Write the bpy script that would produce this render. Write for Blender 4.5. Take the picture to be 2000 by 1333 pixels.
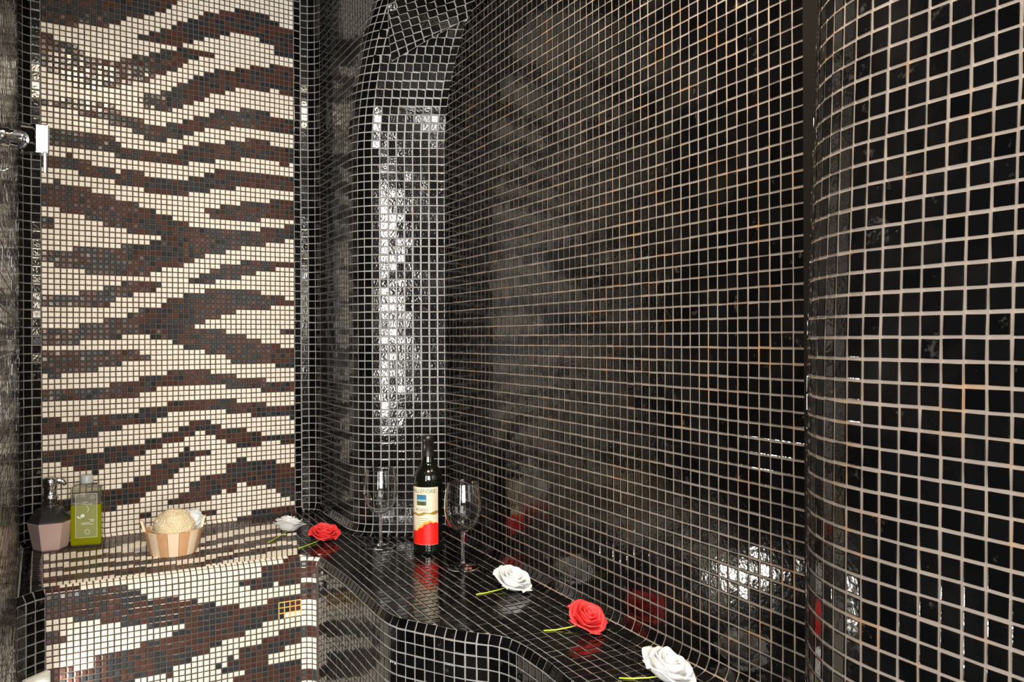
import bpy, bmesh, math, random
from mathutils import Vector, Matrix

# ------------------------------------------------------------------ camera, world, lights, exposure
scene = bpy.context.scene
for o in list(bpy.data.objects):
    bpy.data.objects.remove(o)
COL = scene.collection
CZ = 1.02                      # eye height above the floor
BENCH_DROP = 0.55              # bench top below the eye
HZ = CZ - BENCH_DROP           # bench top height
FPX = 1640.0                   # focal length in pixels of a 2000 px wide frame

cam_data = bpy.data.cameras.new('camera')
cam_data.sensor_width = 36.0
cam_data.lens = FPX / 2000.0 * 36.0
cam_data.shift_y = -4.5 / 2000.0
cam_data.clip_start = 0.02
cam = bpy.data.objects.new('camera', cam_data)
cam.location = (0, 0, CZ)
cam.rotation_euler = (math.radians(90), math.radians(0.22), 0)
COL.objects.link(cam)
scene.camera = cam

scene.view_settings.view_transform = 'Standard'
scene.view_settings.look = 'None'
scene.view_settings.exposure = 0.15
scene.view_settings.gamma = 1.0
scene.view_settings.use_curve_mapping = False

world = bpy.data.worlds.new('world')
scene.world = world
world.use_nodes = True
bg = world.node_tree.nodes['Background']
bg.inputs['Color'].default_value = (1.0, 0.93, 0.85, 1)
bg.inputs['Strength'].default_value = 0.04

try:
    scene.cycles.max_bounces = 10
    scene.cycles.transmission_bounces = 10
    scene.cycles.glossy_bounces = 5
    scene.cycles.caustics_reflective = False
    scene.cycles.caustics_refractive = False
    scene.cycles.sample_clamp_indirect = 4.0
except Exception:
    pass


def area_light(name, loc, target, sx, sy, power, color):
    d = bpy.data.lights.new(name, 'AREA')
    d.shape = 'RECTANGLE'
    d.size, d.size_y = sx, sy
    d.energy = power
    d.color = color
    o = bpy.data.objects.new(name, d)
    o.location = loc
    o.rotation_euler = (Vector(target) - Vector(loc)).to_track_quat('-Z', 'Y').to_euler()
    COL.objects.link(o)
    return o


# doorway and two added lights behind the viewer, and the lamp in the ceiling
AHEAD = Vector((0, 1, 0))
for name, x, z, sx, sy, power, color in (('doorway_light', -0.875, CZ + 0.30, 0.16, 1.72, 54.0, (1.0, 0.96, 0.91)),
                                         ('fill_light', 0.50, CZ + 0.30, 1.30, 1.50, 132.0, (1.0, 0.975, 0.95)),  # added soft fill for the whole room, no real opening
                                         ('reflection_light', 1.62, CZ + 0.32, 0.30, 0.65, 13.0, (1.0, 0.88, 0.70))):  # added panel that gives the left border its warm reflection
    area_light(name, (x, -1.36, z), (x, 2.0, z), sx, sy, power, color)
area_light('ceiling_lamp_light', (-0.02, 1.05, CZ + 1.17), (-0.02, 1.051, CZ), 0.42, 0.42, 33.0, (1.0, 0.84, 0.64))

rnd = random.Random(11)

# ------------------------------------------------------------------ helpers: materials


def new_mat(name):
    m = bpy.data.materials.new(name)
    m.use_nodes = True
    nt = m.node_tree
    b = nt.nodes['Principled BSDF']
    return m, nt, b


def plain(name, color, rough=0.5, metallic=0.0, **kw):
    m, nt, b = new_mat(name)
    b.inputs['Base Color'].default_value = (*color, 1)
    b.inputs['Roughness'].default_value = rough
    b.inputs['Metallic'].default_value = metallic
    for k, v in kw.items():
        b.inputs[k.replace('_', ' ')].default_value = v
    return m


def tile_mat(name, ca, cb, rough, bump=0.35, bscale=170.0, haze=0.0, dist=0.0006):
    """glazed mosaic: colour differs a little from tile to tile, wavy glaze, water marks"""
    m, nt, b = new_mat(name)
    N, L = nt.nodes, nt.links
    geo = N.new('ShaderNodeNewGeometry')
    oi = N.new('ShaderNodeObjectInfo')
    add = N.new('ShaderNodeMath'); add.operation = 'ADD'
    L.new(geo.outputs['Random Per Island'], add.inputs[0])
    L.new(oi.outputs['Random'], add.inputs[1])
    fr = N.new('ShaderNodeMath'); fr.operation = 'FRACT'
    L.new(add.outputs[0], fr.inputs[0])
    mix = N.new('ShaderNodeMix'); mix.data_type = 'RGBA'
    mix.inputs[6].default_value = (*ca, 1)
    mix.inputs[7].default_value = (*cb, 1)
    L.new(fr.outputs[0], mix.inputs[0])
    stain = N.new('ShaderNodeTexNoise')
    stain.inputs['Scale'].default_value = 9.0
    stain.inputs['Detail'].default_value = 4.0
    L.new(geo.outputs['Position'], stain.inputs['Vector'])
    ramp = N.new('ShaderNodeMapRange')
    ramp.inputs[1].default_value = 0.50; ramp.inputs[2].default_value = 0.75
    ramp.inputs[3].default_value = 0.0; ramp.inputs[4].default_value = haze
    L.new(stain.outputs[0], ramp.inputs[0])
    marks = N.new('ShaderNodeTexNoise')
    marks.inputs['Scale'].default_value = 34.0
    marks.inputs['Detail'].default_value = 6.0
    marks.inputs['Roughness'].default_value = 0.65
    L.new(geo.outputs['Position'], marks.inputs['Vector'])
    mk = N.new('ShaderNodeMapRange')
    mk.inputs[1].default_value = 0.63; mk.inputs[2].default_value = 0.80
    mk.inputs[3].default_value = 0.0; mk.inputs[4].default_value = haze * 14
    L.new(marks.outputs[0], mk.inputs[0])
    tot = N.new('ShaderNodeMath'); tot.operation = 'ADD'
    L.new(ramp.outputs[0], tot.inputs[0]); L.new(mk.outputs[0], tot.inputs[1])
    mix2 = N.new('ShaderNodeMix'); mix2.data_type = 'RGBA'
    mix2.inputs[7].default_value = (0.30, 0.28, 0.25, 1)
    L.new(tot.outputs[0], mix2.inputs[0])
    L.new(mix.outputs[2], mix2.inputs[6])
    L.new(mix2.outputs[2], b.inputs['Base Color'])
    rr = N.new('ShaderNodeMapRange')
    rr.inputs[1].default_value = 0.3; rr.inputs[2].default_value = 0.75
    rr.inputs[3].default_value = rough; rr.inputs[4].default_value = rough + 0.06
    L.new(stain.outputs[0], rr.inputs[0])
    L.new(rr.outputs[0], b.inputs['Roughness'])
    wav = N.new('ShaderNodeTexNoise')
    wav.inputs['Scale'].default_value = bscale
    wav.inputs['Detail'].default_value = 1.5
    L.new(geo.outputs['Position'], wav.inputs['Vector'])
    bn = N.new('ShaderNodeBump')
    bn.inputs['Strength'].default_value = bump
    bn.inputs['Distance'].default_value = dist
    L.new(wav.outputs[0], bn.inputs['Height'])
    L.new(bn.outputs[0], b.inputs['Normal'])
    return m


def grout_mat(name, ca, cb, cr, rust=0.6):
    m, nt, b = new_mat(name)
    N, L = nt.nodes, nt.links
    geo = N.new('ShaderNodeNewGeometry')
    n1 = N.new('ShaderNodeTexNoise'); n1.inputs['Scale'].default_value = 5.0; n1.inputs['Detail'].default_value = 6.0
    L.new(geo.outputs['Position'], n1.inputs['Vector'])
    mix = N.new('ShaderNodeMix'); mix.data_type = 'RGBA'
    mix.inputs[6].default_value = (*ca, 1); mix.inputs[7].default_value = (*cb, 1)
    L.new(n1.outputs[0], mix.inputs[0])
    n2 = N.new('ShaderNodeTexNoise'); n2.inputs['Scale'].default_value = 17.0; n2.inputs['Detail'].default_value = 3.0
    L.new(geo.outputs['Position'], n2.inputs['Vector'])
    mr = N.new('ShaderNodeMapRange')
    mr.inputs[1].default_value = 0.56; mr.inputs[2].default_value = 0.74
    mr.inputs[3].default_value = 0.0; mr.inputs[4].default_value = rust
    L.new(n2.outputs[0], mr.inputs[0])
    mix2 = N.new('ShaderNodeMix'); mix2.data_type = 'RGBA'
    mix2.inputs[7].default_value = (*cr, 1)
    L.new(mr.outputs[0], mix2.inputs[0]); L.new(mix.outputs[2], mix2.inputs[6])
    L.new(mix2.outputs[2], b.inputs['Base Color'])
    b.inputs['Roughness'].default_value = 0.8
    n3 = N.new('ShaderNodeTexNoise'); n3.inputs['Scale'].default_value = 900.0
    L.new(geo.outputs['Position'], n3.inputs['Vector'])
    bn = N.new('ShaderNodeBump'); bn.inputs['Strength'].default_value = 0.4; bn.inputs['Distance'].default_value = 0.0005
    L.new(n3.outputs[0], bn.inputs['Height']); L.new(bn.outputs[0], b.inputs['Normal'])
    return m


M_BLACK = tile_mat('black_glass_tile', (0.0012, 0.0012, 0.0014), (0.003, 0.003, 0.0034), 0.06, 0.38, 150.0, 0.018)
M_BROWN = tile_mat('brown_tile', (0.085, 0.030, 0.022), (0.050, 0.020, 0.016), 0.13, 0.25, 130.0, 0.01)
M_NAVY = tile_mat('dark_slate_tile', (0.014, 0.018, 0.024), (0.028, 0.033, 0.040), 0.13, 0.25, 130.0, 0.01)
M_CREAM = tile_mat('cream_tile', (0.90, 0.84, 0.73), (0.86, 0.77, 0.66), 0.25, 0.10, 130.0, 0.0)
M_GROUT = grout_mat('grey_grout', (0.19, 0.187, 0.18), (0.29, 0.283, 0.27), (0.28, 0.18, 0.10), 0.35)
M_GROUT_WARM = grout_mat('tan_grout', (0.205, 0.170, 0.140), (0.30, 0.255, 0.215), (0.38, 0.20, 0.07), 0.75)
M_GROUT_DARK = grout_mat('brown_grout', (0.055, 0.042, 0.028), (0.085, 0.070, 0.055), (0.11, 0.06, 0.03), 0.4)

# ------------------------------------------------------------------ helpers: objects


def link(o, parent=None):
    COL.objects.link(o)
    if parent is not None:
        o.parent = parent
    return o


def tag(o, label=None, cat=None, group=None, kind=None):
    if label: o['label'] = label
    if cat: o['category'] = cat
    if group: o['group'] = group
    if kind: o['kind'] = kind
    return o


def mesh_obj(name, verts, faces, mats, parent=None, smooth=False, mat_idx=None):
    me = bpy.data.meshes.new(name)
    me.from_pydata([tuple(v) for v in verts], [], faces)
    for m in (mats if isinstance(mats, (list, tuple)) else [mats]):
        me.materials.append(m)
    if mat_idx:
        me.polygons.foreach_set('material_index', mat_idx)
    if smooth:
        me.polygons.foreach_set('use_smooth', [True] * len(me.polygons))
    me.update()
    return link(bpy.data.objects.new(name, me), parent)


def thing(name, loc, label, cat, group=None):
    o = bpy.data.objects.new(name, None)
    o.empty_display_size = 0.02
    o.location = loc
    link(o)
    return tag(o, label, cat, group)


def project(p):
    y = max(p[1], 1e-4)
    return (1000 + FPX * p[0] / y, 662 - FPX * (p[2] - CZ) / y)


def clip_poly(subject, window):
    """part of the polygon 'subject' inside the convex, counter-clockwise 'window' (2D)"""
    out = list(subject)
    n = len(window)
    for i in range(n):
        a, b = window[i], window[(i + 1) % n]
        ex, ey = b[0] - a[0], b[1] - a[1]
        src, out = out, []
        if not src:
            break
        for j in range(len(src)):
            p, q = src[j - 1], src[j]
            dp = ex * (p[1] - a[1]) - ey * (p[0] - a[0])
            dq = ex * (q[1] - a[1]) - ey * (q[0] - a[0])
            if (dp >= 0) != (dq >= 0):
                k = dp / (dp - dq)
                out.append((p[0] + (q[0] - p[0]) * k, p[1] + (q[1] - p[1]) * k))
            if dq >= 0:
                out.append(q)
    return out


def area2(poly):
    return 0.5 * sum(poly[i - 1][0] * poly[i][1] - poly[i][0] * poly[i - 1][1] for i in range(len(poly)))


def inside(poly, x, y):
    c = False
    for i in range(len(poly)):
        (x1, y1), (x2, y2) = poly[i - 1], poly[i]
        if (y1 > y) != (y2 > y) and x < (x2 - x1) * (y - y1) / (y2 - y1) + x1:
            c = not c
    return c


TILE_MESH = {}


def tile_mesh(mat, bevel, sh):
    key = (mat.name, bevel, sh)
    if key not in TILE_MESH:
        v = []
        for z, h in ((-0.5, 0.5), (sh, 0.5), (1.0, 0.5 - bevel)):
            v += [(-h, -h, z), (h, -h, z), (h, h, z), (-h, h, z)]
        f = []
        for r in (0, 4):
            for i in range(4):
                j = (i + 1) % 4
                f.append((r + i, r + j, r + 4 + j, r + 4 + i))
        f.append((8, 9, 10, 11))
        me = bpy.data.meshes.new('tile')
        me.from_pydata(v, [], f)
        me.materials.append(mat)
        me.update()
        TILE_MESH[key] = me
    return TILE_MESH[key]


class Mosaic:
    """all tiles laid on one piece of the room: the largest in view are objects, the rest one joined part"""

    def __init__(self, parent, thick=0.0012, bevel=0.06, jitter=0.45, limit=300):
        self.sh = 0.45 if bevel > 0.1 else 0.82
        self.parent, self.t, self.bevel, self.jit, self.limit = parent, thick, bevel, jitter, limit
        self.tiles = []

    def quad(self, c, mat):
        p0, p1, p2, p3 = c
        ex = ((p1 - p0) + (p2 - p3)) * 0.5
        ey = ((p3 - p0) + (p2 - p1)) * 0.5
        n = ex.cross(ey)
        if n.length < 1e-8:
            return
        n.normalize()
        ctr = (p0 + p1 + p2 + p3) * 0.25
        j = math.radians(self.jit)
        rot = Matrix.Rotation(rnd.gauss(0, j), 3, ex.normalized()) @ Matrix.Rotation(rnd.gauss(0, j), 3, ey.normalized()) \
            @ Matrix.Rotation(rnd.gauss(0, 0.012), 3, n)
        ctr = ctr + (ex * rnd.gauss(0, 0.012) + ey * rnd.gauss(0, 0.012)) + n * rnd.uniform(-0.0002, 0.0002)
        k = rnd.uniform(0.97, 1.02)
        self.tiles.append(('q', ctr, rot @ (ex * k), rot @ (ey * k), rot @ n, mat))

    def poly(self, pts, n, mat):
        if len(pts) >= 3:
            self.tiles.append(('p', pts, n, mat))

    def finish(self):
        ranked = []
        for i, t in enumerate(self.tiles):
            if t[0] != 'q':
                continue
            c, ex, ey, n = t[1:5]
            if c.y < 0.2 or n.dot(Vector((0, 0, CZ)) - c) <= 0:
                continue
            x, y = project(c)
            if not (0 <= x <= 2000 and 0 <= y <= 1333):
                continue
            qs = [project(c + ex * a + ey * b) for a, b in ((-.5, -.5), (.5, -.5), (.5, .5), (-.5, .5))]
            ranked.append((-abs(area2(qs)), i))
        ranked.sort()
        single = {i for _, i in ranked[:self.limit]}
        mats, idx = [], {}
        V, F, MI = [], [], []
        for i, t in enumerate(self.tiles):
            mat = t[-1]
            if i in single:
                _, c, ex, ey, n, _ = t
                o = bpy.data.objects.new('tile', tile_mesh(mat, self.bevel, self.sh))
                z = n * self.t
                o.matrix_world = Matrix(((ex.x, ey.x, z.x, c.x), (ex.y, ey.y, z.y, c.y), (ex.z, ey.z, z.z, c.z), (0, 0, 0, 1)))
                link(o, self.parent)
                continue
            if mat.name not in idx:
                idx[mat.name] = len(mats)
                mats.append(mat)
            mi = idx[mat.name]
            if t[0] == 'q':
                _, c, ex, ey, n, _ = t
                ring = [c + ex * a + ey * b for a, b in ((-.5, -.5), (.5, -.5), (.5, .5), (-.5, .5))]
                sc = 1 - 2 * self.bevel
            else:
                _, ring, n, _ = t
                c = sum(ring, Vector()) / len(ring)
                sc = 1 - 2.4 * self.bevel
            k = len(ring)
            b0 = len(V)
            V += [p - n * (0.5 * self.t) for p in ring]
            V += [p + n * (self.sh * self.t) for p in ring]
            V += [c + (p - c) * sc + n * self.t for p in ring]
            for r in (0, k):
                for a in range(k):
                    d = (a + 1) % k
                    F.append((b0 + r + a, b0 + r + d, b0 + r + k + d, b0 + r + k + a)); MI.append(mi)
            F.append(tuple(b0 + 2 * k + a for a in range(k))); MI.append(mi)
        if F:
            o = mesh_obj('small_tiles', V, F, mats, self.parent, mat_idx=MI)
            o['kind'] = 'stuff'


class Path:
    """a line on the floor plan with rounded corners, run so that the room lies on its right"""

    def __init__(self, pts):
        P = []
        self.marks = []
        n = len(pts)
        for i, q in enumerate(pts):
            p = Vector((q[0], q[1])); r = q[2] if len(q) > 2 else 0
            if r == 0 or i in (0, n - 1):
                P.append(p); self.marks.append((len(P) - 1, len(P) - 1)); continue
            a = Vector(pts[i - 1][:2]); b = Vector(pts[i + 1][:2])
            d0 = (p - a).normalized(); d1 = (b - p).normalized()
            ang = math.atan2(d0.x * d1.y - d0.y * d1.x, d0.dot(d1))
            tl = r * math.tan(abs(ang) / 2)
            s = p - d0 * tl
            side = Vector((-d0.y, d0.x)) * (1 if ang > 0 else -1)
            c = s + side * r
            m0 = len(P)
            steps = max(3, int(abs(ang) / math.radians(5)))
            for k in range(steps + 1):
                th = ang * k / steps
                v = -side * r
                P.append(c + Vector((v.x * math.cos(th) - v.y * math.sin(th), v.x * math.sin(th) + v.y * math.cos(th))))
            self.marks.append((m0, len(P) - 1))
        self.P = P
        self.S = [0.0]
        for i in range(1, len(P)):
            self.S.append(self.S[-1] + (P[i] - P[i - 1]).length)
        sn = []
        for i in range(1, len(P)):
            t = (P[i] - P[i - 1]).normalized()
            sn.append(Vector((t.y, -t.x)))
        self.VN = [sn[0]] + [(sn[i - 1] + sn[i]).normalized() for i in range(1, len(sn))] + [sn[-1]]
        self.len = self.S[-1]

    def mark(self, i, end=0):
        return self.S[self.marks[i][end]]

    def at(self, s):
        S, P = self.S, self.P
        if s <= 0:
            return P[0] + (P[1] - P[0]).normalized() * s, self.VN[0]
        if s >= self.len:
            return P[-1] + (P[-1] - P[-2]).normalized() * (s - self.len), self.VN[-1]
        lo, hi = 0, len(S) - 1
        while hi - lo > 1:
            m = (lo + hi) // 2
            if S[m] <= s: lo = m
            else: hi = m
        k = (s - S[lo]) / (S[hi] - S[lo])
        return P[lo].lerp(P[hi], k), self.VN[lo].lerp(self.VN[hi], k).normalized()


def wall_surface(path, R):
    """upright wall with a rounded foot that runs out onto the bench; t < 0 lies on the bench"""
    arc = math.pi / 2 * R

    def f(s, t):
        p, n = path.at(s)
        if t < 0:
            o, z = R - t, HZ
        elif t < arc:
            a = t / R
            o, z = R * (1 - math.sin(a)), HZ + R * (1 - math.cos(a))
        else:
            o, z = 0.0, HZ + R + t - arc
        return Vector((p.x + n.x * o, p.y + n.y * o, z))
    return f


def front_surface(path, r, zfoot=0.0):
    """bench front with a rolled upper edge; t runs down from 0 to negative"""
    arc = math.pi / 2 * r

    def f(s, t):
        p, n = path.at(s)
        t = -t
        if t < arc:
            a = t / r
            o, z = -r + r * math.sin(a), HZ - r * (1 - math.cos(a))
        else:
            o, z = 0.0, HZ - r - (t - arc)
        return Vector((p.x + n.x * o, p.y + n.y * o, z))
    return f


def sheet(name, f, ss, ts, mat, parent=None, drop=0.0):
    """grout bed: the surface sampled on a grid"""
    V, F = [], []
    for t in ts:
        for s in ss:
            V.append(f(s, t))
    w = len(ss)
    for j in range(len(ts) - 1):
        for i in range(w - 1):
            F.append((j * w + i, j * w + i + 1, (j + 1) * w + i + 1, (j + 1) * w + i))
    return mesh_obj(name, V, F, mat, parent, smooth=True)


def steps(a, b, d):
    n = max(1, int(math.ceil(abs(b - a) / d)))
    return [a + (b - a) * i / n for i in range(n + 1)]


def lay(mos, f, s_edges, t_edges, gap, mat, keep=None):
    g = gap / 2
    for i in range(len(s_edges) - 1):
        s0, s1 = s_edges[i] + g, s_edges[i + 1] - g
        if s1 - s0 < 0.002:
            continue
        for j in range(len(t_edges) - 1):
            t0, t1 = t_edges[j] + g, t_edges[j + 1] - g
            if t1 - t0 < 0.002:
                continue
            sm, tm = (s0 + s1) / 2, (t0 + t1) / 2
            if keep and not keep(sm, tm):
                continue
            m = mat(sm, tm, i, j) if callable(mat) else mat
            mos.quad((f(s0, t0), f(s1, t0), f(s1, t1), f(s0, t1)), m)


def grid_edges(anchor, lo, hi, p):
    k0 = math.floor((lo - anchor) / p)
    out = []
    k = k0
    while anchor + k * p < hi + p:
        out.append(anchor + k * p)
        k += 1
    out = [e for e in out if lo - 1e-6 < e < hi + 1e-6]
    if not out or out[0] - lo > 0.004: out.insert(0, lo)
    if hi - out[-1] > 0.004: out.append(hi)
    return out


# ------------------------------------------------------------------ floor plan (metres, viewer at the origin looking along +y)
PITCH = 0.023                  # black mosaic
GAP = 0.0031
CEIL = CZ + 1.20
ZA = Vector((-1.2694, 2.2653)); ZB = Vector((-0.6912, 2.6671))      # edges of the striped panel
ZD = (ZB - ZA).normalized(); ZLEN = (ZB - ZA).length
CORNER_L = ZA - ZD * 0.052
LEFT_DIR = Vector((0.49, -0.872))
LEFT_END = CORNER_L + LEFT_DIR * 1.40
CORNER_R = ZB + ZD * 0.078
V0 = Vector((-0.4400, 2.3600)); F1 = Vector((-0.1880, 2.3640))
RD = Vector((0.4560, -0.8900)).normalized()
R_END = F1 + RD * 1.42
_arc = math.pi / 2 * 0.030
H0 = round((0.52 + CZ - HZ - 0.030 + _arc) / 0.023) * 0.023 - CZ + HZ + 0.030 - _arc                      # the niche face starts to curve forward here, above the eye
VR = 0.45

back = Path([tuple(LEFT_END), (*CORNER_L, 0.035), (*CORNER_R, 0.05), (*V0, 0.10), tuple(F1)])
S_L0, S_L1 = back.mark(1), back.mark(1, 1)
S_R0, S_R1 = back.mark(2), back.mark(2, 1)
S_V0, S_V1 = back.mark(3), back.mark(3, 1)
S_F1 = back.len
S_ZA = S_L1 + (ZA - back.P[back.marks[1][1]]).length
S_ZB = S_ZA + ZLEN

WALL_R = Path([tuple(F1), tuple(R_END)])

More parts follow.
